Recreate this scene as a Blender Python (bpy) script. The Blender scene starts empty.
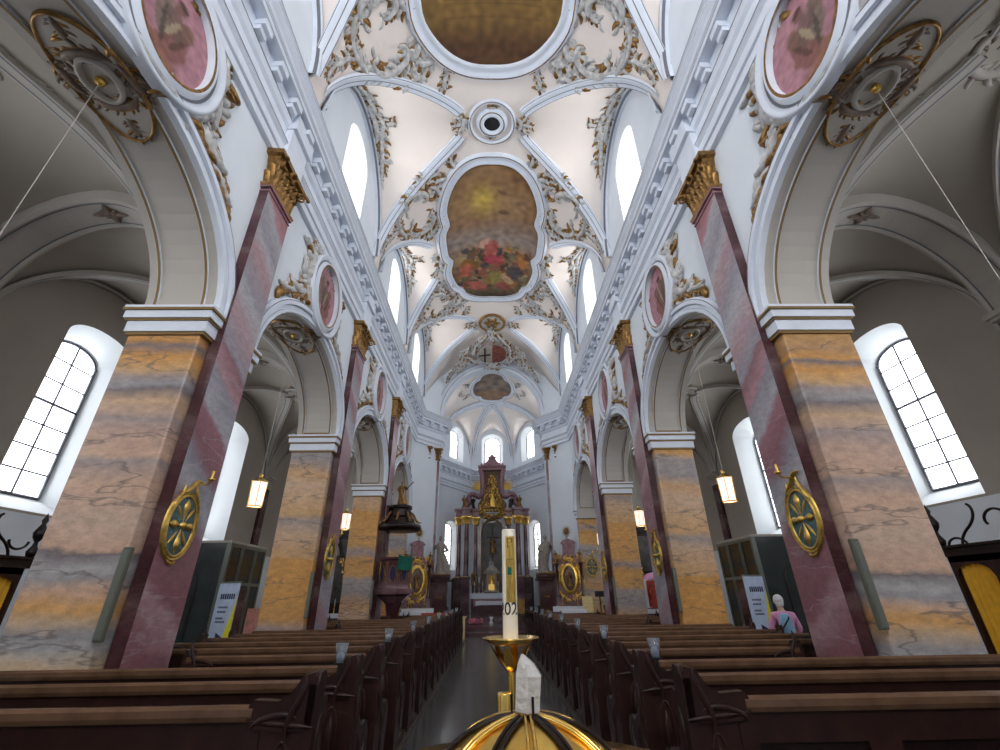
import bpy, math, random
from mathutils import Vector, Matrix, noise
R = random.Random(7)
S = bpy.context.scene
COL = S.collection
PI = math.pi
V = Vector

# ------------------------------------------------------------------ materials
def mk(name, col=(.8, .8, .8), rough=.6, metal=0.0, var=0.0, vscale=3.0, bump=0.0, bscale=40, spec=.5):
    m = bpy.data.materials.new(name); m.use_nodes = True
    nt = m.node_tree; b = nt.nodes['Principled BSDF']
    b.inputs['Base Color'].default_value = (*col, 1); b.inputs['Roughness'].default_value = rough
    b.inputs['Metallic'].default_value = metal
    b.inputs['Specular IOR Level'].default_value = spec
    if var or bump:
        tc = nt.nodes.new('ShaderNodeTexCoord')
    if var:
        n = nt.nodes.new('ShaderNodeTexNoise'); n.inputs['Scale'].default_value = vscale; n.inputs['Detail'].default_value = 5
        nt.links.new(tc.outputs['Object'], n.inputs['Vector'])
        r = nt.nodes.new('ShaderNodeValToRGB')
        r.color_ramp.elements[0].position = .3; r.color_ramp.elements[1].position = .7
        r.color_ramp.elements[0].color = (*[c * (1 - var) for c in col], 1)
        r.color_ramp.elements[1].color = (*[min(1, c * (1 + var)) for c in col], 1)
        nt.links.new(n.outputs['Fac'], r.inputs['Fac']); nt.links.new(r.outputs['Color'], b.inputs['Base Color'])
    if bump:
        n2 = nt.nodes.new('ShaderNodeTexNoise'); n2.inputs['Scale'].default_value = bscale; n2.inputs['Detail'].default_value = 4
        nt.links.new(tc.outputs['Object'], n2.inputs['Vector'])
        bp = nt.nodes.new('ShaderNodeBump'); bp.inputs['Strength'].default_value = bump; bp.inputs['Distance'].default_value = .02
        nt.links.new(n2.outputs['Fac'], bp.inputs['Height']); nt.links.new(bp.outputs['Normal'], b.inputs['Normal'])
    return m

def marble(name, stops, slope=(0, 0), period=5.4, dist=.5, rough=.35, vein=(.12, .1, .1), veinamt=.7, seed=0.0):
    """banded marble: bands run level along z, bent by noise; veins are thin noise contours"""
    m = bpy.data.materials.new(name); m.use_nodes = True
    nt = m.node_tree; L = nt.links.new; N = nt.nodes.new; b = nt.nodes['Principled BSDF']
    b.inputs['Roughness'].default_value = rough
    ge = N('ShaderNodeNewGeometry'); oi = N('ShaderNodeObjectInfo')
    add = N('ShaderNodeVectorMath'); add.operation = 'ADD'
    sc = N('ShaderNodeVectorMath'); sc.operation = 'SCALE'; sc.inputs['Scale'].default_value = 0.37
    L(oi.outputs['Location'], sc.inputs[0])
    L(ge.outputs['Position'], add.inputs[0]); L(sc.outputs[0], add.inputs[1])
    n = N('ShaderNodeTexNoise'); n.inputs['Scale'].default_value = .9; n.inputs['Detail'].default_value = 10; n.inputs['Roughness'].default_value = .68
    mp = N('ShaderNodeMapping'); mp.inputs['Scale'].default_value = (.7, .7, 1.3); mp.inputs['Location'].default_value = (seed, seed * .7, seed)
    L(add.outputs[0], mp.inputs['Vector']); L(mp.outputs['Vector'], n.inputs['Vector'])
    sx = N('ShaderNodeSeparateXYZ'); L(ge.outputs['Position'], sx.inputs[0])
    sl = N('ShaderNodeSeparateXYZ'); L(sc.outputs[0], sl.inputs[0])
    def math_(op, a, c):
        q = N('ShaderNodeMath'); q.operation = op
        for i, w in enumerate((a, c)):
            if isinstance(w, (int, float)): q.inputs[i].default_value = w
            else: L(w, q.inputs[i])
        return q.outputs[0]
    t = math_('ADD', sx.outputs['Z'], math_('MULTIPLY', math_('SUBTRACT', n.outputs['Fac'], .5), dist * 2.2))
    t = math_('ADD', t, math_('MULTIPLY', sx.outputs['X'], slope[0]))
    t = math_('ADD', t, math_('MULTIPLY', math_('SUBTRACT', sx.outputs['Y'], 6.42), slope[1]))
    t = math_('ADD', t, math_('MULTIPLY', math_('SUBTRACT', sl.outputs['Y'], 2.37), .9))
    t = math_('FRACT', math_('ADD', math_('DIVIDE', t, period), 3.0), 0)
    r = N('ShaderNodeValToRGB'); cr = r.color_ramp
    cr.elements[0].position = stops[0][0]; cr.elements[0].color = (*stops[0][1], 1)
    cr.elements[1].position = stops[-1][0]; cr.elements[1].color = (*stops[-1][1], 1)
    for p, c in stops[1:-1]:
        e = cr.elements.new(p); e.color = (*c, 1)
    L(t, r.inputs['Fac'])
    # fine grain
    g = N('ShaderNodeTexNoise'); g.inputs['Scale'].default_value = 9; g.inputs['Detail'].default_value = 12; g.inputs['Roughness'].default_value = .75
    L(mp.outputs['Vector'], g.inputs['Vector'])
    gr = N('ShaderNodeMapRange'); gr.inputs[1].default_value = .3; gr.inputs[2].default_value = .7; gr.inputs[3].default_value = .66; gr.inputs[4].default_value = 1.25
    L(g.outputs['Fac'], gr.inputs[0])
    mx = N('ShaderNodeMix'); mx.data_type = 'RGBA'; mx.blend_type = 'MULTIPLY'; mx.inputs[0].default_value = 1
    cc = N('ShaderNodeCombineXYZ')
    for i in range(3): L(gr.outputs[0], cc.inputs[i])
    L(r.outputs['Color'], mx.inputs[6]); L(cc.outputs[0], mx.inputs[7])
    # veins
    mp2 = N('ShaderNodeMapping'); mp2.inputs['Scale'].default_value = (.55, .55, 2.6); mp2.inputs['Location'].default_value = (seed, 3, 1)
    L(add.outputs[0], mp2.inputs['Vector'])
    vn = N('ShaderNodeTexNoise'); vn.inputs['Scale'].default_value = .5; vn.inputs['Detail'].default_value = 5; vn.inputs['Roughness'].default_value = .55
    L(mp2.outputs['Vector'], vn.inputs['Vector'])
    d = math_('ABSOLUTE', math_('SUBTRACT', vn.outputs['Fac'], .5), 0)
    vr = N('ShaderNodeMapRange'); vr.inputs[1].default_value = 0; vr.inputs[2].default_value = .010; vr.inputs[3].default_value = veinamt; vr.inputs[4].default_value = 0
    L(d, vr.inputs[0])
    mv = N('ShaderNodeMix'); mv.data_type = 'RGBA'; L(vr.outputs[0], mv.inputs[0])
    L(mx.outputs[2], mv.inputs[6]); mv.inputs[7].default_value = (*vein, 1)
    L(mv.outputs[2], b.inputs['Base Color'])
    return m

def vcol(name, rough=.8):
    m = bpy.data.materials.new(name); m.use_nodes = True
    nt = m.node_tree; a = nt.nodes.new('ShaderNodeVertexColor'); a.layer_name = 'Col'
    b = nt.nodes['Principled BSDF']; b.inputs['Roughness'].default_value = rough
    nt.links.new(a.outputs['Color'], b.inputs['Base Color'])
    return m

def emis(name, col, strength):
    m = bpy.data.materials.new(name); m.use_nodes = True
    nt = m.node_tree; b = nt.nodes['Principled BSDF']
    b.inputs['Base Color'].default_value = (*col, 1); b.inputs['Emission Color'].default_value = (*col, 1)
    b.inputs['Emission Strength'].default_value = strength; b.inputs['Roughness'].default_value = .3
    return m

WIN = 1.0
M = dict(
    wall=mk('white_plaster', (.74, .80, .87), .8, var=.03, vscale=1.2),
    molding=mk('white_moulding', (.72, .78, .88), .55, var=.04, vscale=4),
    shadow=mk('grey_shadow_line', (.17, .18, .21), .7),  # grey lines that stand for the shade in moulding grooves
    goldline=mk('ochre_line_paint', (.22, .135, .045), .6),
    vault=mk('warm_vault_plaster', (.83, .76, .715), .85, var=.03, vscale=.8),
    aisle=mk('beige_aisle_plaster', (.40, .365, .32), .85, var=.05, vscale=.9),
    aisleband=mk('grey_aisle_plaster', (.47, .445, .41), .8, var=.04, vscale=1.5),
    reveal=mk('white_reveal_plaster', (.82, .87, .9), .7),
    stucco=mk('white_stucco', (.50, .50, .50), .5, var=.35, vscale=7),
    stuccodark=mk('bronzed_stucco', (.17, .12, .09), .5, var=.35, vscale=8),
    gold=mk('gilding', (.86, .55, .13), .32, 1.0, var=.2, vscale=12),
    golddark=mk('aged_gilding', (.27, .15, .05), .42, .8, var=.5, vscale=14),
    oldgold=mk('satin_gilding', (.60, .40, .10), .42, .85, var=.35, vscale=14),
    brass=mk('polished_brass', (.95, .62, .16), .16, 1.0),
    wood=mk('dark_pew_wood', (.011, .0045, .004), .36, var=.4, vscale=6, bump=.15, bscale=18, spec=.35),
    woodtop=mk('lit_pew_rail', (.13, .072, .042), .2, var=.25, vscale=5),  # paler than the pew wood: the lit rail top is put into the colour
    woodred=mk('reddish_carved_wood', (.026, .010, .008), .38, var=.35, vscale=7, spec=.35),
    platform=mk('worn_plank_floor', (.055, .038, .030), .5, var=.35, vscale=5),
    curtain=mk('yellow_curtain', (.80, .45, .03), .8, var=.1, vscale=9),
    iron=mk('black_iron', (.012, .012, .013), .4, .3),
    lead=mk('window_leading', (.10, .10, .13), .6),
    greenglass=mk('dark_green_panel', (.032, .042, .040), .15, var=.25, vscale=2.5),
    aluminium=mk('grey_green_metal', (.17, .185, .16), .4, .3),
    lobbyglass=mk('lobby_glass', (.012, .02, .018), .03),
    speaker=mk('grey_green_speaker', (.11, .115, .085), .5, var=.1, vscale=6),
    wax=mk('cream_wax', (.85, .80, .66), .45),
    white=mk('white_linen', (.80, .84, .92), .8),
    blue=mk('deep_blue_cloth', (.02, .02, .09), .8),
    teal=mk('teal_field', (.06, .13, .14), .5, var=.6, vscale=30),
    stone=mk('grey_statue_stone', (.34, .305, .27), .6, var=.2, vscale=7),
    rose=mk('rose_marble', (.27, .14, .165), .3, var=.35, vscale=6),
    black=mk('black_matt', (.01, .01, .011), .6),
    green=mk('green_cloth', (.0, .13, .085), .8, var=.15, vscale=9),
    leaf=mk('dark_leaves', (.03, .10, .02), .6, var=.6, vscale=12),
    armsred=mk('brownish_red_field', (.17, .05, .035), .6, var=.6, vscale=7), redcloth=mk('red_cloth', (.40, .05, .03), .7, var=.3, vscale=9),
    pinkflower=mk('pink_blossom', (.8, .25, .35), .7, var=.3, vscale=12),
    skin=mk('skin', (.58, .34, .26), .6),
    whitehair=mk('white_hair', (.78, .79, .82), .8, var=.1, vscale=20),
    pinkshirt=mk('pink_shirt', (.75, .34, .58), .8, var=.12, vscale=8),
    bluevest=mk('light_blue_vest', (.27, .50, .72), .8, var=.12, vscale=8),
    beige=mk('beige_cloth', (.62, .56, .50), .8),
    tick=mk('black_print', (.015, .015, .015), .6),
    paint=vcol('painted_plaster'),
    rope=mk('pale_rope', (.52, .50, .46), .8),
    lamp=emis('lantern_glass', (1, .88, .80), .55),
    bulb=emis('lantern_flame', (1, .62, .2), 4),
    pane=emis('bright_window_pane', (.95, .97, 1), 5.2 * WIN),
    panehi=emis('bright_clerestory_pane', (1, .98, .96), 6.6 * WIN), paneapse=emis('bright_apse_pane', (1, 1, 1), 2.6),
    darkpic=mk('dark_altar_painting', (.045, .04, .035), .4, var=.7, vscale=3),
    printwhite=mk('banner_print', (.55, .66, .85), .6, var=.12, vscale=5),
    yellow=mk('yellow_print', (.85, .8, .02), .6),
    posterpink=mk('pink_poster', (.80, .38, .33), .7, var=.25, vscale=14),
    screen=mk('gilt_patterned_screen', (.75, .62, .30), .5, var=.3, vscale=20),
    redcarpet=mk('red_carpet', (.20, .03, .03), .9),
)
ORG = (.64, .32, .09); BEI = (.52, .37, .25); PNK = (.50, .35, .275); GRY = (.33, .315, .33); MAU = (.36, .29, .28); LGR = (.44, .43, .43)
PB = (.60, .40, .29); OG = (.66, .36, .13); DK = (.20, .17, .18)
M['pier'] = marble('orange_banded_marble', [(0, PB), (.17, (.56, .42, .28)), (.20, LGR), (.225, GRY), (.25, (.55, .40, .27)), (.275, OG), (.305, PB), (.325, GRY), (.345, LGR), (.375, DK), (.385, PB), (.45, (.58, .42, .33)), (.535, PB),
    (.585, MAU), (.60, PB), (.665, (.52, .35, .28)), (.70, MAU), (.715, PNK), (.75, (.57, .38, .24)), (.785, DK), (.80, GRY), (.825, MAU), (.845, (.58, .36, .18)), (.885, ORG), (.91, DK), (.925, ORG), (.955, (.46, .27, .14)), (1, (.58, .33, .12))], slope=(.03, .03), period=5.4, dist=.20)
PU = (.25, .105, .125); PK = (.40, .25, .27); GP = (.29, .27, .32); LG = (.41, .40, .44)
M['pierfar'] = marble('deep_orange_marble', [(0, (.60, .36, .17)), (.12, (.58, .40, .27)), (.17, (.36, .30, .28)), (.20, (.62, .38, .18)), (.34, (.60, .42, .29)), (.40, (.62, .38, .20)), (.47, (.34, .31, .32)), (.55, (.40, .35, .34)), (.58, (.64, .36, .13)), (.68, (.62, .33, .10)), (.72, (.36, .30, .30)), (.76, (.62, .34, .12)), (.9, (.66, .34, .10)), (1, (.62, .32, .09))], slope=(.05, .2), period=5.4, dist=.25, seed=7)
M['pilaster'] = marble('purple_banded_marble', [(0, PU), (.12, (.27, .12, .14)), (.17, PK), (.19, PU), (.30, (.26, .12, .14)), (.335, LG), (.38, GP), (.405, PU), (.45, (.34, .15, .18)), (.465, LG), (.52, GP), (.535, (.42, .22, .25)), (.575, PU), (.59, GP), (.64, PK), (.70, LG), (.74, GP), (.80, PK), (.84, LG), (.87, GP), (.925, LG), (.94, (.42, .2, .23)), (1, PU)],
    slope=(0, .62), period=8.9, dist=.35, vein=(.5, .45, .48), veinamt=.35, seed=4)
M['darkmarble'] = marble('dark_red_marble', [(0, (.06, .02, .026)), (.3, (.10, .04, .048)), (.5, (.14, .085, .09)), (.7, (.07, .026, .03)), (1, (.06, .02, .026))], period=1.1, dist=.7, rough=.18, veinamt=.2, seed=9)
M['altarmarble'] = marble('altar_column_marble', [(0, (.09, .035, .045)), (.4, (.17, .085, .10)), (.6, (.24, .15, .17)), (1, (.09, .035, .045))], period=1.7, dist=.8, rough=.12, veinamt=.3, seed=2)

def tile_floor():
    m = bpy.data.materials.new('polished_stone_floor'); m.use_nodes = True
    nt = m.node_tree; N = nt.nodes.new; L = nt.links.new; b = nt.nodes['Principled BSDF']
    tc = N('ShaderNodeTexCoord'); br = N('ShaderNodeTexBrick')
    br.offset = .5; br.inputs['Scale'].default_value = 1.0
    br.inputs['Brick Width'].default_value = .95; br.inputs['Row Height'].default_value = .62
    br.inputs['Mortar Size'].default_value = .006
    br.inputs['Color1'].default_value = (.05, .05, .05, 1); br.inputs['Color2'].default_value = (.085, .083, .08, 1); br.inputs['Mortar'].default_value = (.04, .04, .04, 1)
    L(tc.outputs['Object'], br.inputs['Vector'])
    n = N('ShaderNodeTexNoise'); n.inputs['Scale'].default_value = 3; n.inputs['Detail'].default_value = 6; L(tc.outputs['Object'], n.inputs['Vector'])
    mx = N('ShaderNodeMix'); mx.data_type = 'RGBA'; mx.blend_type = 'OVERLAY'; mx.inputs[0].default_value = .5
    L(br.outputs['Color'], mx.inputs[6]); L(n.outputs['Color'], mx.inputs[7]); L(mx.outputs[2], b.inputs['Base Color'])
    b.inputs['Roughness'].default_value = .2
    return m
M['floor'] = tile_floor()

# ------------------------------------------------------------------ mesh builder
class MB:
    def __init__(s): s.v = []; s.f = []; s.m = []; s.sm = []
    def add(s, vs, fs, mi=0, sm=False):
        k = len(s.v); s.v.extend([tuple(p) for p in vs])
        for f in fs: s.f.append(tuple(i + k for i in f)); s.m.append(mi); s.sm.append(sm)
        return s
    def box(s, a, b, mi=0):
        x0, y0, z0 = a; x1, y1, z1 = b
        return s.add([(x0, y0, z0), (x1, y0, z0), (x1, y1, z0), (x0, y1, z0), (x0, y0, z1), (x1, y0, z1), (x1, y1, z1), (x0, y1, z1)],
              [(0, 3, 2, 1), (4, 5, 6, 7), (0, 1, 5, 4), (1, 2, 6, 5), (2, 3, 7, 6), (3, 0, 4, 7)], mi)
    def prism(s, poly, f, mi=0, sm=False):
        """poly: 2D points, f(p, k) -> 3D point for k = 0/1 (two ends)"""
        n = len(poly); vs = [f(p, 0) for p in poly] + [f(p, 1) for p in poly]
        fs = [tuple(range(n))[::-1], tuple(range(n, 2 * n))]
        s.add(vs, fs, mi)
        return s.add(vs, [(i, (i + 1) % n, n + (i + 1) % n, n + i) for i in range(n)], mi, sm)
    def grid(s, rows, mi=0, sm=True, closed=False):
        n = len(rows[0]); vs = [p for r in rows for p in r]; fs = []
        for j in range(len(rows) - 1):
            for i in range(n if closed else n - 1):
                i2 = (i + 1) % n
                fs.append((j * n + i, j * n + i2, (j + 1) * n + i2, (j + 1) * n + i))
        return s.add(vs, fs, mi, sm)
    def lathe(s, prof, o=(0, 0, 0), n=16, mi=0, sm=True, sx=1, sy=1, a0=0, a1=2 * PI):
        rows = []
        full = abs(a1 - a0 - 2 * PI) < 1e-6
        k = n if full else n + 1
        for r, z in prof:
            rows.append([(o[0] + sx * r * math.cos(a0 + (a1 - a0) * i / n), o[1] + sy * r * math.sin(a0 + (a1 - a0) * i / n), o[2] + z) for i in range(k)])
        return s.grid(rows, mi, sm, full)
    def tube(s, pts, r, n=8, mi=0, cap=True):
        pts = [V(p) for p in pts]; rows = []
        up = V((0, 0, 1))
        for i, p in enumerate(pts):
            t = (pts[min(i + 1, len(pts) - 1)] - pts[max(i - 1, 0)]).normalized()
            if abs(t.dot(up)) > .95: up = V((1, 0, 0)) if abs(t.x) < .9 else V((0, 1, 0))
            a = t.cross(up).normalized(); b = a.cross(t).normalized(); up = b
            rr = r[i] if isinstance(r, (list, tuple)) else r
            rows.append([p + (a * math.cos(2 * PI * k / n) + b * math.sin(2 * PI * k / n)) * rr for k in range(n)])
        s.grid(rows, mi, True, True)
        if cap: s.add(rows[0], [tuple(range(n))], mi); s.add(rows[-1], [tuple(range(n))], mi)
        return s
    def sweep(s, frames, prof, mi=0, sm=False, closed=False):
        """frames: (point, side, normal); prof: (a, b) list"""
        rows = [[p + sd * a + nn * b for a, b in prof] for p, sd, nn in frames]
        if closed: rows.append(rows[0])
        return s.grid(rows, mi, sm)
    def build(s, name, mats, parent=None, bevel=0, loc=None):
        me = bpy.data.meshes.new(name)
        vs = s.v
        if loc is not None: vs = [(a - loc[0], b - loc[1], c - loc[2]) for a, b, c in s.v]
        me.from_pydata(vs, [], s.f)
        if isinstance(mats, str): mats = [mats]
        for k in mats: me.materials.append(M[k])
        me.polygons.foreach_set('material_index', s.m); me.polygons.foreach_set('use_smooth', s.sm)
        me.update()
        o = bpy.data.objects.new(name, me); COL.objects.link(o)
        if loc is not None: o.location = loc
        if parent: o.parent = parent
        if bevel:
            b = o.modifiers.new('b', 'BEVEL'); b.width = bevel; b.segments = 2; b.limit_method = 'ANGLE'
        return o

def thing(name, label, cat, loc=(0, 0, 0), group=None, rz=0):
    o = bpy.data.objects.new(name, None); COL.objects.link(o); o.empty_display_size = .1
    o.location = loc; o.rotation_euler = (0, 0, rz); return tag(o, label, cat, group)
def tag(o, label, cat, group=None):
    o['label'] = label; o['category'] = cat
    if group: o['group'] = group
    return o
def struct(o, label=None):
    o['kind'] = 'structure'
    if label: o['label'] = label
    return o
def copy_tree(o, parent=None):
    c = o.copy(); COL.objects.link(c); c.parent = parent
    for ch in [q for q in bpy.data.objects if q.parent == o]: copy_tree(ch, c)
    return c
def lin(a, b, n): return [a + (b - a) * i / (n - 1) for i in range(n)]
ORD = ['nearest', 'second', 'third', 'fourth', 'fifth', 'sixth', 'seventh', 'eighth', 'ninth', 'tenth', 'eleventh', 'twelfth', 'thirteenth', 'fourteenth', 'fifteenth', 'sixteenth', 'seventeenth']
SIDE = {-1: 'left', 1: 'right'}

# ------------------------------------------------------------------ dimensions
CAMZ = 1.7
P0, BAY = 6.42, 6.05                 # pier centres at P0 + BAY*k
PC = [P0 + BAY * k for k in (-1, 0, 1, 2, 3)]
BC = [P0 + BAY * (k - .5) for k in (0, 1, 2, 3)]     # bay centres 3.4, 9.45, 15.5, 21.5
XW, XB = 4.42, 5.49                  # nave and aisle faces of the arcade wall
HP = .62
ZI, ZS, RA, RB = 5.3, 5.75, 2.405, 1.86
XV, ZV, HV = 4.2, 12.1, 3.8
XO, XG = 9.4, 10.0
Y0, YE = -2.65, 24.2

def vmain(x): return ZV + HV * math.sqrt(max(0, 1 - (x / XV) ** 2))
LUN = {0: 15.3, 1: 15.82, 2: 15.3, 3: 15.82}
def bayof(y): return min(3, max(-1, int(math.floor((y - (BC[0] - BAY / 2)) / BAY))))
def vlun(y):
    k = bayof(y); a = LUN.get(k, 15.3); yc = BC[0] + BAY * k
    d = abs(y - yc) / 2.72
    if d >= 1: return 0
    return 12.4 + (a - 12.4) * math.sqrt(1 - d * d)
def vault_z(x, y): return max(vmain(x), vlun(y))

# ------------------------------------------------------------------ wall panel with opening
def outline(c, hw, sill, spring, rise, n=20):
    pts = [(c - hw, sill)]
    pts += [(c - hw * math.cos(PI * i / n), spring + rise * math.sin(PI * i / n)) for i in range(n + 1)]
    pts.append((c + hw, sill)); return pts
def panel(mb, F, s0, s1, zb, top, hole=None, n=24, mi=0):
    """F(s, z) -> point"""
    ss = set(round(q, 5) for q in lin(s0, s1, n))
    if hole:
        c, hw, sill, spring, rise = hole
        ss = set(q for q in ss if abs(q - c) > hw + .01)
        hs = [round(c - hw * math.cos(PI * i / 24), 5) for i in range(25)]
        ss |= set(hs)
    ss = sorted(ss)
    for a, b in zip(ss, ss[1:]):
        m = (a + b) / 2
        if hole and abs(m - c) < hw:
            h = lambda q: spring + rise * math.sqrt(max(0, 1 - ((q - c) / hw) ** 2))
            if sill > zb: mb.add([F(a, zb), F(b, zb), F(b, sill), F(a, sill)], [(0, 1, 2, 3)], mi)
            mb.add([F(a, h(a)), F(b, h(b)), F(b, top(b)), F(a, top(a))], [(0, 1, 2, 3)], mi)
        else:
            mb.add([F(a, zb), F(b, zb), F(b, top(b)), F(a, top(a))], [(0, 1, 2, 3)], mi)
WN = [0]
def window(F, hole, d, hole2=None, cols=2, rows=7, pane='pane', bar=.035, reveal='reveal', label=None):
    """F(s, z, d) point at depth d outwards; opening, splayed reveal, frame with bars and pane"""
    hole2 = hole2 or hole
    WN[0] += 1
    mb = MB()
    o1, o2 = outline(*hole), outline(*hole2)
    mb.grid([[F(s, z, 0) for s, z in o1] + [F(*o1[0], 0)], [F(s, z, d) for s, z in o2] + [F(*o2[0], d)]], 0, False)
    w = struct(mb.build('window_%d' % WN[0], reveal), label)
    c, hw, sill, spring, rise = hole2
    fm = MB()
    hz = lambda q: spring + rise * math.sqrt(max(0, 1 - ((q - c) / hw) ** 2))
    def bar_(a, b, r):
        a = V(F(a[0], a[1], d - .05)); b = V(F(b[0], b[1], d - .05)); fm.tube([a, b], r, 4)
    for i in range(cols + 1):
        s = c - hw + 2 * hw * i / cols; bar_((s, sill), (s, hz(s)), bar * (1.0 if i in (0, cols) else .85))
    for j in range(rows):
        z = sill + (spring + rise * .5 - sill) * j / (rows - .3); bar_((c - hw, z), (c + hw, z), bar * (1 if j in (0, rows // 2 + 1) else .62))
    arc = [V(F(s, z, d - .02)) for s, z in outline(c, hw, spring, spring, rise)[1:-1]]
    fm.tube(arc, bar, 4)
    f = fm.build('window_frame', 'lead', w)
    pm = MB(); pts = [F(s, z, d) for s, z in o2]
    pm.add(pts, [tuple(range(len(pts)))]); pm.build('pane', pane, w)
    return w

# ------------------------------------------------------------------ stucco ornament
def stroke2(x, y, h, L, km, ke=0, S=False, n=26, p=3):
    """curl through (x, y): heading h (deg), curvature km in the middle growing by ke to the ends"""
    h = math.radians(h); out = []
    for sg in (-1, 1):
        px, py, a = x, y, h; ds = L / 2 / (n // 2) * sg; seg = []
        for i in range(n // 2):
            t = (i + .5) / (n // 2)
            k = km + ke * t ** p
            if S and sg < 0: k = -k
            a += k * ds; px += math.cos(a) * ds; py += math.sin(a) * ds; seg.append((px, py))
        out = (seg[::-1] + [(x, y)]) if sg < 0 else out + seg
    return out
def ridge(mb, F, pts, r, mi=0, h=.9, base=0.0, sides=6):
    """half-round ridge following 2D pts; F(a, b, height) -> 3D"""
    n = len(pts); rows = []
    for i, (x, y) in enumerate(pts):
        x2, y2 = pts[min(i + 1, n - 1)]; x1, y1 = pts[max(i - 1, 0)]
        dx, dy = x2 - x1, y2 - y1; l = math.hypot(dx, dy) or 1; nx, ny = -dy / l, dx / l
        rr = r[i] if isinstance(r, list) else r
        row = []
        for k in range(sides + 1):
            a = PI * k / sides
            row.append(F(x + nx * rr * math.cos(a), y + ny * rr * math.cos(a), base + rr * h * math.sin(a)))
        rows.append(row)
    mb.grid(rows, mi, True)
def taper(n, r, k0=.25, k1=.25):
    return [r * (k0 + (1 - k0) * min(1, 4 * i / (n - 1))) * (k1 + (1 - k1) * min(1, 4 * (1 - i / (n - 1)))) for i in range(n)]
def leafshape(n, r): return [r * (.15 + math.sin(PI * min(1, .12 + .88 * i / (n - 1))) ** .8) for i in range(n)]
def rocaille(F, strokes, leaves=1.0, seed=1, h=.9, goldshare=.35, lk=1.0, ok=None):
    """returns (white ridges, gilded leaves) builders; strokes: (x, y, heading, L, km, ke, S, r)"""
    rr = random.Random(seed); w = MB(); g = MB()
    for st in strokes:
        x, y, hd, L, km, ke, Sx, r = st
        pts = stroke2(x, y, hd, L, km, ke, Sx)
        if ok: pts = [q for q in pts if ok(*q)]
        n = len(pts)
        if n < 10: continue
        ridge(w, F, pts, taper(n, r), 0, h)
        tp = taper(n, r); off = []
        for i in range(n):
            (xa, ya), (xb, yb) = pts[max(i - 1, 0)], pts[min(i + 1, n - 1)]; l = math.hypot(xb - xa, yb - ya) or 1
            sg = 1 if km >= 0 else -1; off.append((pts[i][0] + sg * (yb - ya) / l * tp[i] * 1.02, pts[i][1] - sg * (xb - xa) / l * tp[i] * 1.02))
        ridge(g, F, off, [q * .30 for q in tp], 0, h * 1.6, 0, 4)  # dark edge per ridge: gilded rim, with the ridge's shading put into its colour
        step = max(1, int(n * r * 2.2 / L / max(leaves, .01)))
        for i in range(2, n - 2, step):
            (x1, y1), (x2, y2) = pts[i], pts[i + 1]
            a = math.degrees(math.atan2(y2 - y1, x2 - x1))
            for sg in (1, -1):
                if rr.random() > .62 * leaves: continue
                ll = r * rr.uniform(2.2, 4.0) * lk; aa = a + sg * rr.uniform(35, 70)
                cx = x1 + math.cos(math.radians(aa)) * (ll * .5 + r * .5); cy = y1 + math.sin(math.radians(aa)) * (ll * .5 + r * .5)
                if ok and not ok(cx, cy): continue
                lp = stroke2(cx, cy, aa, ll, -sg * 1.2 / ll, -sg * 1.5 / ll, False, 8)
                ridge(g if rr.random() < goldshare else w, F, lp, leafshape(len(lp), r * rr.uniform(.4, .62)), 0, h, 0, 4)
    return w, g
def mirror(st, ax='x'):
    o = []
    for x, y, hd, L, km, ke, Sx, r in st:
        if ax == 'x': o.append((-x, y, 180 - hd, L, -km, -ke, Sx, r))
        else: o.append((x, -y, -hd, L, -km, -ke, Sx, r))
    return o

# ------------------------------------------------------------------ painted pictures
def painted(name, F, inside, x0, x1, y0, y1, color, parent, nx=90, ny=120):
    vs = []; idx = {}; fs = []; cols = []
    for j in range(ny + 1):
        for i in range(nx + 1):
            a = x0 + (x1 - x0) * i / nx; b = y0 + (y1 - y0) * j / ny
            # pull points outside the outline onto it
            k = inside(a, b)
            if k > 1: a /= k; b /= k
            idx[(i, j)] = len(vs); vs.append(tuple(F(a, b))); cols.append(color(a, b))
    for j in range(ny):
        for i in range(nx):
            q = (idx[(i, j)], idx[(i + 1, j)], idx[(i + 1, j + 1)], idx[(i, j + 1)])
            p = [V(vs[t]) for t in q]
            if (p[2] - p[0]).cross(p[3] - p[1]).length < 1e-7: continue
            fs.append(q)
    me = bpy.data.meshes.new(name); me.from_pydata(vs, [], fs); me.materials.append(M['paint'])
    ca = me.color_attributes.new('Col', 'FLOAT_COLOR', 'POINT')
    flat = []
    for c in cols: flat += [c[0], c[1], c[2], 1]
    ca.data.foreach_set('color', flat)
    me.polygons.foreach_set('use_smooth', [True] * len(fs)); me.update()
    o = bpy.data.objects.new(name, me); COL.objects.link(o)
    if parent: o.parent = parent
    return o
def mixc(a, b, t): t = max(0, min(1, t)); return tuple(p + (q - p) * t for p, q in zip(a, b))
def blob(a, b, bl):
    cx, cy, rx, ry, rot, soft = bl
    c, s_ = math.cos(rot), math.sin(rot); dx, dy = a - cx, b - cy
    u, v = (dx * c + dy * s_) / rx, (-dx * s_ + dy * c) / ry
    wob = noise.noise(V((a * 6 + cx * 9, b * 6, cy * 7))) * .5
    d = math.sqrt(u * u + v * v) + wob
    return max(0, min(1, (1 + soft - d) / (2 * soft)))

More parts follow.
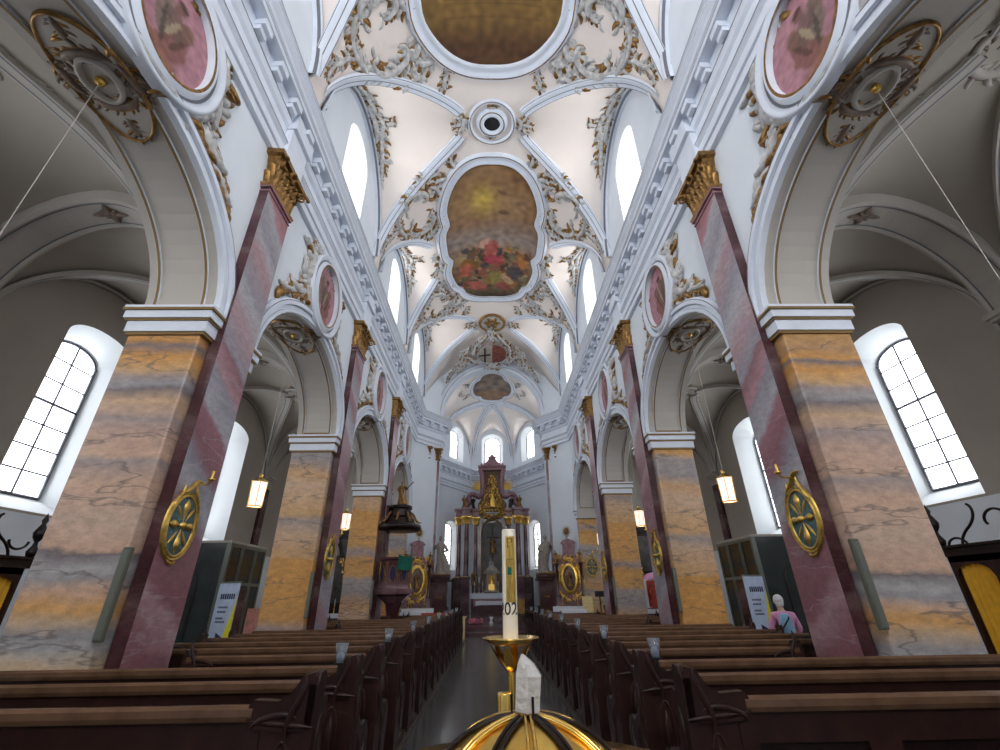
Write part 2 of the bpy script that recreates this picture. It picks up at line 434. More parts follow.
# ================================================================== SETTING
fl = MB(); fl.add([(-9.6, Y0 - 3, 0), (9.6, Y0 - 3, 0), (9.6, 39, 0), (-9.6, 39, 0)], [(0, 1, 2, 3)])
struct(fl.build('floor', 'floor'), 'dark polished stone floor of the aisle')
BLK = [1.27, 5.62]                   # pew block: aisle end, outer end
for s in (-1, 1):
    mb = MB(); x0, x1 = sorted((s * BLK[0], s * 4.35)); mb.box((x0, 1.2, .0), (x1, 20.9, .07))
    xk = s * BLK[0]; mb.box((min(xk, xk - s * .07), 1.2, 0), (max(xk, xk - s * .07), 20.9, .045))
    struct(mb.build('trim_%d' % (1 if s < 0 else 2), 'platform'), 'worn plank platform under the %s pews' % SIDE[s])

def arch_h(y, c, ra, rb, zs):
    return zs + rb * math.sqrt(max(0, 1 - ((y - c) / ra) ** 2))

for s in (-1, 1):
    nm = SIDE[s]
    # nave wall with arches (nave face, aisle face, soffits)
    mb = MB()
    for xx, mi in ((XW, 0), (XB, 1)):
        F = lambda y, z, xx=xx: (s * xx, y, z)
        for c in BC:
            panel(mb, F, c - BAY / 2, min(c + BAY / 2, YE), ZI, lambda q, xx=xx: 11.46 if xx == XW else 8.9, (c, RA, ZI, ZS, RA and RB), mi=mi)
        panel(mb, F, Y0 - 3, BC[0] - BAY / 2, 0, lambda q: 11.46, mi=mi)
    for c in BC:
        o = outline(c, RA, ZI, ZS, RB, 28)
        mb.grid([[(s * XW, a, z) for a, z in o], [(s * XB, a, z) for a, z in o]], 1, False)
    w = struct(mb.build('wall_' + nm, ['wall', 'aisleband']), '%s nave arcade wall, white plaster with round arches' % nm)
    # archivolts, soffit lines
    for k, c in enumerate(BC):
        am = MB(); fr = []
        for i in range(41):
            a = PI * i / 40; p = V((s * XW, c - RA * math.cos(a), ZS + RB * math.sin(a)))
            rad = V((0, -RB * math.cos(a), RA * math.sin(a))).normalized(); fr.append((p, rad, V((-s, 0, 0))))
        fr = [(V((s * XW, c - RA, ZI + .4)), V((0, -1, 0)), V((-s, 0, 0)))] + fr + [(V((s * XW, c + RA, ZI + .4)), V((0, 1, 0)), V((-s, 0, 0)))]
        am.sweep(fr, [(.0, 0), (.0, .10), (.06, .10), (.07, .07), (.16, .07), (.17, .13), (.25, .13), (.27, .08), (.31, .08), (.32, 0)], 0)
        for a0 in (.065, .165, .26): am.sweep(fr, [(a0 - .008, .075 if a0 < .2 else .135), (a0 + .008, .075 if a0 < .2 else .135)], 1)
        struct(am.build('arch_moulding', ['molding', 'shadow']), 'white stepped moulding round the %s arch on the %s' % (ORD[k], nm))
        # panel border on the soffit
        pm = MB()
        for xx in (XW + .17, XB - .17):
            ff = []
            for i in range(41):
                a = .04 + (PI - .08) * i / 40; p = V((s * xx, c - RA * math.cos(a), ZS + RB * math.sin(a)))
                nn = V((0, RB * math.cos(a), -RA * math.sin(a))).normalized(); ff.append((p, V((1, 0, 0)), nn))
            pm.sweep(ff, [(-.028, 0), (-.028, .03), (.028, .03), (.028, 0)], 0)
            pm.sweep(ff, [(-.022, .033), (.022, .033)], 1)
        for a in (.04, PI - .04):
            y = c - RA * math.cos(a); z = ZS + RB * math.sin(a); x0, x1 = sorted((s * (XW + .17), s * (XB - .17)))
            pm.box((x0, y - .02, z - .02), (x1, y + .02, z + .02), 1)
        struct(pm.build('soffit_border', ['molding', 'goldline']), 'gilded panel border under the %s arch on the %s' % (ORD[k], nm))
    # aisle outer wall and windows
    mb = MB(); F = lambda y, z: (s * XO, y, z)
    def atop(y, c): return max(6.25, 6.0 + 2.65 * math.sqrt(max(0, 1 - ((y - c) / 2.72) ** 2)))
    for k, c in enumerate(BC):
        hole = (c, 1.0, 3.35, 7.1, .42)
        panel(mb, F, c - BAY / 2, c + BAY / 2, 3.3, lambda q, c=c: atop(q, c), hole); panel(mb, F, c - BAY / 2, c + BAY / 2, 0, lambda q: 3.3, None, 3, mi=1)  # paler strip below the sills: light falling there is put into the wall colour
    panel(mb, F, Y0 - 3, BC[0] - BAY / 2, 0, lambda q: 8)
    x0 = s * XO
    mb.add([(x0, 24.5, 0), (s * XB, 24.5, 0), (s * XB, 24.5, 8.8), (x0, 24.5, 8.8)], [(0, 1, 2, 3)])
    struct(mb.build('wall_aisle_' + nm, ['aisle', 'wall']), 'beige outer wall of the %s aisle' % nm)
    for k, c in enumerate(BC):
        window(lambda y, z, d: (s * (XO + d), y, z), (c, 1.0, 3.35, 7.1, .42), .62, (c - .05, .62, 3.72, 6.9, .3), 2, 7, label='tall arched window in a white splayed recess, %s of the %s aisle' % (ORD[k], nm))
    # aisle vault
    XC, XH = (XB + XO) / 2, (XO - XB) / 2
    def A(x): return 6.2 + 2.5 * math.sqrt(max(0, 1 - ((x - XC) / XH) ** 2))
    mb = MB(); rib = MB()
    for c in BC:
        rows = []
        for i in range(49):
            th = PI * i / 48; y = c - BAY / 2 * math.cos(th); B = 6.0 + 2.65 * math.sqrt(max(0, 1 - ((y - c) / 2.72) ** 2))
            if B <= 6.21: xg = XH
            elif B >= 8.7: xg = .0
            else: xg = XH * math.sqrt(max(0, 1 - ((B - 6.2) / 2.5) ** 2))
            row = []
            for t in lin(-XH, -xg, 6): row.append((s * (XC + t), y, max(A(XC + t), B)))
            for t in lin(-xg, xg, 14)[1:-1]: row.append((s * (XC + t), y, max(A(XC + t), B)))
            for t in lin(xg, XH, 6): row.append((s * (XC + t), y, max(A(XC + t), B)))
            rows.append(row)
        mb.grid(rows, 0, True)
        for sx in (-1, 1):
            for sy in (-1, 1):
                ff = []
                for i in range(20):
                    th = .2 + (PI / 2 - .25) * i / 19; y = c + sy * 2.72 * math.cos(th); B = 6.0 + 2.65 * math.sin(th)
                    t = XH * math.sqrt(max(0, 1 - ((min(B, 8.69) - 6.2) / 2.5) ** 2)); ff.append(V((s * (XC + sx * t), y, B)))
                fr = []
                for i, p in enumerate(ff):
                    t = (ff[min(i + 1, 19)] - ff[max(i - 1, 0)]); sd = V((t.y, -t.x, 0)).normalized(); fr.append((p, sd, V((0, 0, -1))))
                rib.sweep(fr, [(-.13, -.05), (-.13, .07), (.13, .07), (.13, -.05)], 0)
                for q in (-.08, .08): rib.sweep(fr, [(q - .014, .075), (q + .014, .075)], 1)
        # wall rib on the outer wall
        fr = [(V((s * XO, c - 2.72 * math.cos(PI * i / 30), 6.0 + 2.65 * math.sin(PI * i / 30) - .05)), V((-s, 0, 0)), V((0, math.cos(PI * i / 30), -math.sin(PI * i / 30)))) for i in range(31)]
        rib.sweep(fr, [(0, 0), (0, .06), (.1, .06), (.1, 0)], 0); rib.sweep(fr, [(.03, .065), (.06, .065)], 1)
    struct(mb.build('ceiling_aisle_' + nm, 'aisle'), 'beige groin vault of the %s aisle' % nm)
    struct(rib.build('aisle_vault_rib', ['aisleband', 'shadow']), 'ribs of the %s aisle vault' % nm)
    mb = MB()
    for yc in PC[1:4]:
        fr = [(V((s * (XC - XH * math.cos(PI * i / 30)), yc, A(XC - XH * math.cos(PI * i / 30)) - .12)), V((0, 1, 0)), V((s * math.cos(PI * i / 30), 0, -math.sin(PI * i / 30))).normalized()) for i in range(31)]
        mb.sweep(fr, [(-.36, -.2), (-.36, .1), (-.30, .13), (-.24, .1), (.24, .1), (.30, .13), (.36, .1), (.36, -.2)], 0)
        for q in (-.24, .24): mb.sweep(fr, [(q - .014, .108), (q + .014, .108)], 1)
    struct(mb.build('aisle_arch', ['aisleband', 'shadow']), 'cross arches of the %s aisle vault' % nm)
    # clerestory wall and windows
    mb = MB(); F = lambda y, z: (s * XV, y, z)
    CW = lambda c: (c, .92, 11.5, 14.2, .78)
    for k, c in enumerate(BC):
        panel(mb, F, c - BAY / 2, c + BAY / 2, 11.3, lambda q: max(ZV + .05, vlun(q)) + .02, CW(c))
    struct(mb.build('wall_clerestory_' + nm, 'wall'), '%s clerestory wall above the cornice' % nm)
    for k, c in enumerate(BC):
        window(lambda y, z, d: (s * (XV + d), y, z), CW(c), .9, (c, .7, 11.8, 14.0, .6), 2, 6, 'panehi', label='bright clerestory window high above the %s arch on the %s' % (ORD[k], nm))

mb = MB(); F = lambda x, z: (x, Y0 - 3, z)
panel(mb, F, -XW, XW, 0, lambda q: 16, (0, 2.0, 6.5, 11.5, 1.8), 12); panel(mb, F, -XO, -XW, 0, lambda q: 9, (-7.2, .8, 3.5, 6.5, .5), 6); panel(mb, F, XW, XO, 0, lambda q: 9, (7.2, .8, 3.5, 6.5, .5), 6)
struct(mb.build('wall_back', 'wall'), 'entrance wall behind the camera')
window(lambda x, z, d: (x, Y0 - 3 - d, z), (0, 2.0, 6.5, 11.5, 1.8), .4, None, 4, 7, 'panehi', label='added unseen window in the entrance wall, lighting the nave')  # bright window added out of view to light the nave from behind
for x_ in (-7.2, 7.2): window(lambda x, z, d: (x, Y0 - 3 - d, z), (x_, .8, 3.5, 6.5, .5), .3, None, 2, 6, 'pane', label='aisle window in the entrance wall')
for s in (-1, 1): # fill the vault over the bay behind the camera
    mb = MB(); mb.add([(s * XB, Y0 - 3, 8.7), (s * XO, Y0 - 3, 8.7), (s * XO, BC[0] - BAY / 2, 8.7), (s * XB, BC[0] - BAY / 2, 8.7)], [(0, 1, 2, 3)]); struct(mb.build('ceiling_entrance', 'aisle'))
    mb = MB(); mb.add([(s * XV, Y0 - 3, 11.3), (s * XV, BC[0] - BAY / 2, 11.3), (s * XV, BC[0] - BAY / 2, 12.2), (s * XV, Y0 - 3, 12.2)], [(0, 1, 2, 3)]); struct(mb.build('wall_entrance', 'wall'))

# main vault
mb = MB(); ys = []
for c in BC: ys += [c - BAY / 2 * math.cos(PI * i / 56) for i in range(56)]
ys += lin(BC[-1] + BAY / 2, 25.85, 6)
for a, b in ((Y0 - 3, Y0 + .05),): ys = lin(a, b, 5)[:-1] + ys
rows = []
for y in ys:
    L = vlun(y) if y < BC[-1] + BAY / 2 and y > BC[0] - BAY / 2 else 0
    if L <= ZV + .3: xg = XV
    else: xg = XV * math.sqrt(max(0, 1 - ((L - ZV) / HV) ** 2))
    f = lambda x: max(vmain(x), L)
    row = [(x, y, f(x)) for x in lin(-XV, -xg, 8)]
    ph = math.asin(min(1, xg / XV))
    row += [(XV * math.sin(t), y, f(XV * math.sin(t))) for t in lin(-ph, ph, 30)[1:-1]]
    row += [(x, y, f(x)) for x in lin(xg, XV, 8)]
    rows.append(row)
mb.grid(rows, 0, True)
struct(mb.build('ceiling', 'vault'), 'warm white nave vault with window caps')
mb = MB()
for k, c in enumerate(BC):
    a = LUN[k]
    for sx in (-1, 1):
        ff = []
        for i in range(61):
            th = .12 + (PI - .24) * i / 60; y = c - 2.72 * math.cos(th); L = 12.4 + (a - 12.4) * math.sin(th)
            ff.append(V((sx * XV * math.sqrt(max(0, 1 - ((L - ZV) / HV) ** 2)), y, L)))
        fr = []
        for i, p in enumerate(ff):
            t = (ff[min(i + 1, 60)] - ff[max(i - 1, 0)]); sd = V((t.y, -t.x, 0)).normalized(); fr.append((p, sd, V((0, 0, -1))))
        if k in (1, 3): parts = [fr[:28], fr[33:]]
        else: parts = [fr[:23], fr[38:]]
        for f in parts:
            mb.sweep(f, [(-.17, -.1), (-.17, .05), (-.12, .09), (.12, .09), (.17, .05), (.17, -.1)], 0)
            for q in (-.15, .0, .15): mb.sweep(f, [(q - .012, .095 if q == 0 else .07), (q + .012, .095 if q == 0 else .07)], 1)
        fr = [(V((sx * (XV), c - 2.70 * math.cos(PI * i / 40), 12.4 + (a - 12.42) * math.sin(PI * i / 40))), V((-sx, 0, 0)), V((0, math.cos(PI * i / 40), -math.sin(PI * i / 40)))) for i in range(41)]
        mb.sweep(fr, [(0, 0), (0, .12), (.10, .12), (.12, .06), (.2, .06), (.2, 0)], 0); mb.sweep(fr, [(.10, .125), (.16, .075)], 1)  # grey strip along the wall arch stands for a gap in shade
struct(mb.build('ceiling_rib', ['molding', 'shadow']), 'white rib bands along the groins of the nave vault')

# entablature round the whole nave and chancel
def molding(mb, path, prof, mi=0):
    path = [V((a, b)) for a, b in path]; n = len(path); rows = []
    for i, p in enumerate(path):
        d0 = (p - path[i - 1]).normalized() if i else None; d1 = (path[i + 1] - p).normalized() if i < n - 1 else None
        n0 = V((d0.y, -d0.x)) if d0 else None; n1 = V((d1.y, -d1.x)) if d1 else None
        if n0 and n1:
            m = (n0 + n1).normalized(); m = m / max(.3, m.dot(n1))
        else: m = n1 or n0
        rows.append([(p.x + m.x * a, p.y + m.y * a, z) for a, z in prof])
    mb.grid(rows, mi, False)
HALF = [(-XW, Y0 - 3), (-XW, 24.2), (-3.15, 25.8), (-3.15, 26.5), (-4.5, 26.5), (-4.5, 34.2), (-1.9, 38.5)]
PATH = HALF + [(-a, b) for a, b in HALF[::-1]]
ENT = [(0, 9.62), (.10, 9.62), (.10, 9.8), (.14, 9.82), (.14, 10.0), (.2, 10.06), (.2, 10.12), (.1, 10.14), (.1, 10.5), (.16, 10.56), (.2, 10.66), (.2, 10.98),
       (.42, 10.98), (.42, 11.14), (.45, 11.16), (.47, 11.22), (.53, 11.30), (.54, 11.36), (.58, 11.40), (.58, 11.47), (-.3, 11.50)]
mb = MB(); molding(mb, PATH, ENT, 0)
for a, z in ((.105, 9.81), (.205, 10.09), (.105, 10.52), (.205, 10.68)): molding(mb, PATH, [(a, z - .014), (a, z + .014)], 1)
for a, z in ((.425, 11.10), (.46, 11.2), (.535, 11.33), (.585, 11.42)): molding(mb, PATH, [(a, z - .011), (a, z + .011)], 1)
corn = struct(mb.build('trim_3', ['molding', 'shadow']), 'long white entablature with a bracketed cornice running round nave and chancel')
mb = MB(); 
for i in range(len(PATH) - 1):
    a, b = V(PATH[i]), V(PATH[i + 1]); L = (b - a).length; d = (b - a).normalized(); nn = V((d.y, -d.x)); q = .25
    while q < L - .1:
        c = a + d * q
        for (p0, p1, z0, z1, hw) in ((.19, .39, 10.82, 10.975, .13), (.19, .31, 10.70, 10.83, .11)):
            pts = [c - d * hw + nn * p0, c + d * hw + nn * p0, c + d * hw + nn * p1, c - d * hw + nn * p1]
            mb.add([(p.x, p.y, z) for z in (z0, z1) for p in pts], [(0, 3, 2, 1), (4, 5, 6, 7), (0, 1, 5, 4), (1, 2, 6, 5), (2, 3, 7, 6), (3, 0, 4, 7)])
        q += .70
mb.build('bracket_row', 'molding', corn)

# chancel: splayed walls, arch wall, apse
mb = MB()
for s in (-1, 1):
    mb.add([(s * XW, 24.2, 0), (s * 3.15, 25.8, 0), (s * 3.15, 25.8, 14.9), (s * XW, 24.2, 12.0)], [(0, 1, 2, 3)])
    F = lambda y, z: (s * 4.5, y, z)
    panel(mb, F, 26.5, 34.2, 0, lambda q: 12.3 + 3.3 * math.sqrt(max(0, 1 - ((q - 30.3) / 3.6) ** 2)), (30.3, 1.0, 11.6, 14.2, .7))
F = lambda x, z: (x, 25.8, z)
panel(mb, F, -4.2, 4.2, 11.6, lambda q: vmain(q) + .05, (0, 3.15, 11.6, 11.7, 3.42))
o = outline(0, 3.15, 11.4, 11.7, 3.42, 36)
mb.grid([[(a, 25.8, z) for a, z in o], [(a, 26.5, z) for a, z in o]], 0, False)
F = lambda x, z: (x, 26.5, z)
panel(mb, F, -4.5, 4.5, 0, lambda q: 16.3, (0, 3.15, 0, 11.7, 3.42))
for s in (-1, 1): mb.add([(s * 3.15, 25.8, 0), (s * 3.15, 26.5, 0), (s * 3.15, 26.5, 11.7), (s * 3.15, 25.8, 11.7)], [(0, 1, 2, 3)])
struct(mb.build('wall_chancel', 'wall'), 'white chancel wall with the tall round chancel arch')
AP = [(-4.5, 34.2), (-1.9, 38.5), (1.9, 38.5), (4.5, 34.2)]
OC = V((0, 34.2))
def apse_top(i, t):
    return 12.3 + 3.1 * math.sqrt(max(0, 1 - ((t - .5) / .5) ** 2)) 
mb = MB()
for i in range(3):
    a, b = V(AP[i]), V(AP[i + 1]); L = (b - a).length; d = (b - a) / L; nn = V((-d.y, d.x))
    F = lambda t, z, a=a, d=d: (a.x + d.x * t, a.y + d.y * t, z)
    F3 = lambda t, z, q, a=a, d=d, nn=nn: (a.x + d.x * t + nn.x * q, a.y + d.y * t + nn.y * q, z)
    top = lambda q, L=L, i=i: apse_top(i, q / L) + .03
    hi = (L / 2 + (0 if i == 1 else (.35 if i == 0 else -.35)), .95, 12.0, 14.2, .72)
    panel(mb, F, 0, L, 11.4, top, hi)
    if i != 1:
        cl = L / 2 + (-.1 if i == 0 else .1)
        panel(mb, F, 0, L, 0, lambda q: 11.45, (cl, .72, 3.5, 6.6, .45))
        window(F3, (cl, .72, 3.5, 6.6, .45), .4, (cl, .5, 3.7, 6.5, .35), 2, 8, 'paneapse', label='tall leaded window in the %s of the apse behind the altar' % ('left' if i == 0 else 'right'))
    else: panel(mb, F, 0, L, 0, lambda q: 11.45)
    window(F3, hi, .5, (hi[0], .68, 12.3, 14.1, .6), 2, 4, 'paneapse', label='bright upper apse window, %s' % ['left', 'centre', 'right'][i])
struct(mb.build('wall_apse', 'wall'), 'white polygonal apse wall')
for s in (-1, 1):
    window(lambda y, z, d: (s * (4.5 + d), y, z), (30.3, 1.0, 11.6, 14.2, .7), .6, None, 2, 5, 'paneapse', label='added unseen chancel side window for light, above the cornice, %s' % SIDE[s])  # out-of-view windows added to bring light into the chancel
mb = MB(); rows = []
for i in range(41):
    y = 26.5 + 7.7 * i / 40; L = 12.3 + 3.3 * math.sqrt(max(0, 1 - ((y - 30.3) / 3.6) ** 2)); row = []
    for j in range(41):
        x = 4.5 * math.sin(-PI / 2 + PI * j / 40); row.append((x, y, max(12.2 + 4.0 * math.sqrt(max(0, 1 - (x / 4.5) ** 2)), L)))
    rows.append(row)
mb.grid(rows)
rows = []
for i in range(3):
    a, b = V(AP[i]), V(AP[i + 1])
    for j in range(17):
        t = j / 16; w = a + (b - a) * t; row = []
        for k in range(15):
            r = math.sin(PI / 2 * k / 14); p = OC + (w - OC) * r
            dome = 12.2 + 4.0 * math.sqrt(max(0, 1 - r * r)); row.append((p.x, p.y, max(dome, apse_top(i, t) if r > .35 else 0)))
        rows.append(row)
mb.grid(rows)
struct(mb.build('ceiling_chancel', 'vault'), 'chancel and apse vault')
mb = MB()
for (wx, wy) in [(-4.5, 34.2), (-1.9, 38.5), (1.9, 38.5), (4.5, 34.2)]:
    pts = []
    for k in range(15):
        r = math.sin(PI / 2 * (k / 14) * .97 + .03); pts.append(V((wx * r, 34.2 + (wy - 34.2) * r, 12.2 + 4.0 * math.sqrt(max(0, 1 - r * r)) - .02)))
    sd = V((wy - 34.2, -wx, 0)).normalized()
    for q in (-.22, .22): mb.sweep([(p + sd * q, sd, V((0, 0, -1))) for p in pts], [(-.12, -.1), (-.12, .12), (.12, .12), (.12, -.1)], 0); mb.sweep([(p + sd * q, sd, V((0, 0, -1))) for p in pts], [(-.02, .125), (.02, .125)], 1)
for q, y in ((3.75, 27.6), (4.25, 33.9)):
    fr = [(V((-4.45 * math.cos(PI * i / 40), y, 12.2 + 3.98 * math.sin(PI * i / 40))), V((0, 1, 0)), V((math.cos(PI * i / 40), 0, -math.sin(PI * i / 40)))) for i in range(41)]
    mb.sweep(fr, [(-.3, 0), (-.3, .1), (.3, .1), (.3, 0)], 0)
    for t in (-.2, .2): mb.sweep(fr, [(t - .015, .105), (t + .015, .105)], 1)
# bands round the chancel arch
for rr0, w_ in ((0.0, .45),):
    fr = [(V((-3.15 * math.cos(PI * i / 48), 25.8, 11.7 + 3.42 * math.sin(PI * i / 48))), V((-math.cos(PI * i / 48), 0, math.sin(PI * i / 48))), V((0, -1, 0))) for i in range(49)]
    mb.sweep(fr, [(0, 0), (0, .08), (.1, .1), (.12, .06), (.34, .06), (.36, .1), (.44, .1), (.46, 0)], 0)
    for t in (.11, .35): mb.sweep(fr, [(t - .013, .105), (t + .013, .105)], 1)
struct(mb.build('chancel_rib', ['molding', 'shadow']), 'white rib bands of the chancel and apse vault')

# ------------------------------------------------------------------ piers
def capital(name, w, h, proj, parent, mat='golddark', back=True):
    """half capital of leaves and volutes; local x = out of wall, y = along wall, z from 0 to h"""
    mb = MB()
    prof = [(0, 0), (.08, 0), (.1, .05), (.02, .07), (.05, h * .5), (.12, h * .86), (.2, h * .88), (.2, h), (0, h)]
    mb.sweep([(V((0, -w / 2, 0)), V((0, -1, 0)), V((0, 0, 1))), (V((proj, -w / 2, 0)), V((.7, -.7, 0)) * 1.3, V((0, 0, 1))), (V((proj, w / 2, 0)), V((.7, .7, 0)) * 1.3, V((0, 0, 1))), (V((0, w / 2, 0)), V((0, 1, 0)), V((0, 0, 1)))], prof)
    nl = 5
    for row, (z0, hh, out) in enumerate(((.07 * h, .42 * h, .11), (.32 * h, .42 * h, .15))):
        for i in range(nl):
            t = (i + (.5 if row else 0)) / nl * w - w / 2 + (0 if row else w / nl / 2)
            if abs(t) > w / 2: continue
            lw = w / nl * .48
            rows = []
            for j in range(7):
                q = j / 6; z = z0 + hh * (q if q < .85 else .85 - (q - .85)); o = proj + .03 + out * q ** 2.2; ww = lw * math.sin(PI * min(.97, .25 + .75 * q)) ** .6
                rows.append([(o - .02, t - ww, z), (o + .03, t - ww * .5, z), (o, t, z), (o + .03, t + ww * .5, z), (o - .02, t + ww, z)])
            mb.grid(rows)
    for sy in (-1, 1):
        for (cx, cy) in ((proj + .1, sy * (w / 2 + .04)),):
            pts = []
            for j in range(26):
                a = j / 25 * 2.6 * PI; r = h * .17 * (1 - j / 30)
                pts.append((cx + (.08 + r * math.cos(a)) * .75, cy + sy * (r * math.cos(a)) * .6, h * .72 + r * math.sin(a)))
            mb.tube(pts, [.045 * h * 2 * (1 - j / 40) * .5 for j in range(26)], 6)
        for j in range(3):   # side leaves
            z0 = h * (.1 + .22 * j); x = proj * .3 + .06 * j
            mb.grid([[(x - .06, sy * (w / 2 + .02 + .06 * q), z0 + .3 * h * q), (x, sy * (w / 2 + .06 + .08 * q * q), z0 + .3 * h * q), (x + .07, sy * (w / 2 + .02 + .06 * q), z0 + .3 * h * q)] for q in (0, .3, .6, .85, 1)])
    pts = [(proj + .14 + .04 * math.cos(t), .09 * math.sin(t), h * .86 + .07 * math.cos(t)) for t in lin(0, 2 * PI, 10)]
    mb.tube(pts, .04, 5)
    return mb.build(name, mat, parent)
def frame_to_world(o, s):
    """turn local +x to point from the side wall (side s) into the nave"""
    o.rotation_euler = (0, 0, 0 if s < 0 else PI)
for s in (-1, 1):
    for k, yc in enumerate(PC):
        last = k == 4
        nmz = 'behind the picture' if k == 0 else ORD[k - 1]
        root = thing('marble_pier', 'orange banded marble pier with purple pilaster, %s on the %s' % (ORD[k - 1] if k else 'beside the camera', SIDE[s]), 'pier', (s * XW, yc, 0), 'marble piers of the nave arcade')
        frame_to_world(root, s)
        D = XB - XW; mb = MB()
        hp = HP + .045
        mb.box((-D - .02, -hp, 0), (-.02, hp if not last else .45, ZI))
        mb.build('shaft', 'pier' if k < 2 else 'pierfar', root, .025)
        mb = MB(); mb.box((-D - .05, -hp - .02, 0), (.0, hp + .02 if not last else .46, .45)); mb.box((-D - .04, -hp - .01, .45), (-.01, hp + .03 if not last else .46, .52))
        mb.build('plinth', 'darkmarble', root, .02)
        mb = MB()
        for p, z0, z1, mi in ((.03, ZI - .03, ZI + .02, 1), (.05, ZI + .02, ZI + .2, 0), (.075, ZI + .2, ZI + .235, 1), (.10, ZI + .235, ZI + .36, 0), (.13, ZI + .36, ZI + .40, 1), (.12, ZI + .40, ZI + .45, 0)):
            mb.box((-D - p - .02, -hp - p, z0), (p + .01, (hp + p) if not last else .45, z1), mi)
        mb.build('impost', ['molding', 'goldline'], root)
        if last: continue
        mb = MB(); w = .44
        mb.add([(.17, -w, 0), (.17, w, 0), (.17, w, 8.72), (.17, -w, 8.72)], [(0, 1, 2, 3)], 0)
        mb.add([(.0, -w, 0), (.17, -w, 0), (.17, -w, 8.72), (.0, -w, 8.72)], [(0, 1, 2, 3)], 1)  # side faces coloured darker than the front face
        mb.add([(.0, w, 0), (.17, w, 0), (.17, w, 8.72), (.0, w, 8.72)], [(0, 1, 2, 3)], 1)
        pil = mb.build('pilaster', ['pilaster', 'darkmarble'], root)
        mb = MB(); mb.box((0, -w - .03, 8.70), (.21, w + .03, 8.74)); mb.box((0, -w - .015, 8.6), (.19, w + .015, 8.63)); mb.build('necking', 'rose', pil)
        cp = capital('capital', .80, .88, .14, pil); cp.location = (0, 0, 8.74)
        mb = MB(); mb.box((0, -.36, 9.62), (.24, .36, 10.5)); mb.box((0, -.40, 10.5), (.32, .40, 10.9)); mb.build('entablature_block', 'molding', root)
        for q in bpy.data.objects:
            if q.parent == root and q.name.startswith('shaft'): q['label'] = 'orange and grey banded marble shaft'

# chancel-arch pilasters
for s in (-1, 1):
    t = thing('chancel_pilaster', 'narrow red marble pilaster with gilded capital on the %s side of the chancel arch' % SIDE[s], 'pilaster', (s * 3.2, 25.75, 0))
    for dx, w_ in ((0.12, .17), (.62, .12)):
        mb = MB(); x = s * dx; mb.box((x - w_, -.1 - (.3 if dx > .5 else 0) * 0, 0), (x + w_, .1, 8.9)); mb.build('shaft', 'pilaster', t)
        if dx > .5: t.children[-1].location.y = -.42
        c = capital('capital', w_ * 1.9, .7, .1, t); c.rotation_euler = (0, 0, -PI / 2); c.location = (x, -.05 - (.42 if dx > .5 else 0), 8.9)

# ================================================================== STUCCO, PAINTINGS
def FV(x0, y0, sx=1, sy=1, base=0.0):
    """map (u, v): u = arc length along the vault cross-section from x0 outward, v = along the nave"""
    ph0 = math.asin(max(-1, min(1, x0 / XV)))
    def F(u, v, h):
        ph = ph0 + sx * u / 4.05; ph = max(-1.52, min(1.52, ph)); x = XV * math.sin(ph); z = ZV + HV * math.cos(ph)
        n = V((-math.sin(ph) / XV, 0, -math.cos(ph) / HV)).normalized()
        return V((x, y0 + sy * v, z)) + n * (h + base)
    return F

# spandrel fields between the window caps (beside the paintings)
def free(a, y):
    return math.hypot(a / 2.5, (y - 15.0) / 4.5) > 1.0 and math.hypot(a / 2.85, (y - 3.4) / 4.75) > 1.0
SP_ = [(.05, .95, 5, 2.1, -1.15, -9, False, .10), (.15, -.95, -5, 2.1, 1.15, 9, False, .10), (-.85, .35, 80, 1.3, -1.0, -8, True, .09), (-.85, -.55, 100, 1.1, 1.5, 8, True, .08),
      (-1.15, .95, 30, 1.0, -2.4, -7, False, .075), (-1.15, -1.05, -30, 1.0, 2.4, 7, False, .075), (-1.45, 0.1, 90, 1.3, 1.8, 5, False, .08), (-.5, 1.35, 20, 1.1, -1.5, -9, True, .07), (-.5, -1.4, -20, 1.1, 1.5, 9, True, .07),
      (1.05, .35, -60, 1.2, -1.0, -8, True, .08), (1.05, -.4, 60, 1.1, 1.0, 8, False, .07), (1.6, .05, 5, 1.0, -1.6, -7, True, .06), (.75, .62, -40, .7, 2.5, 6, False, .055), (2.1, 0, 0, .8, 1.0, 8, True, .05),
      (-1.5, 1.5, 60, .8, 1.8, 8, True, .06), (-1.5, -1.55, -60, .8, -1.8, -8, True, .06)]
SP = [(a, b, c, L_, d, e, f, r * 1.18) for a, b, c, L_, d, e, f, r in SP_]
for ks, (yc, x0) in enumerate(((PC[1], 2.75), (PC[2], 2.75), (PC[3], 2.75))):
    for s in (-1, 1):
        w_, g_ = rocaille(FV(s * x0, yc, s, 1), SP, 1.6, seed=11 + ks, goldshare=.45, h=1.15, ok=lambda u, v, yc=yc, x0=x0: free(4.05 * math.asin(x0 / XV) + u, yc + v))
        t = tag(w_.build('rocaille_ornament', 'stucco'), 'white and gilded scroll field on the vault above the %s pier, %s side' % (ORD[ks], SIDE[s]), 'stucco ornament', 'rocaille fields on the nave vault')
        g_.build('gilded_leaves', 'golddark', t)

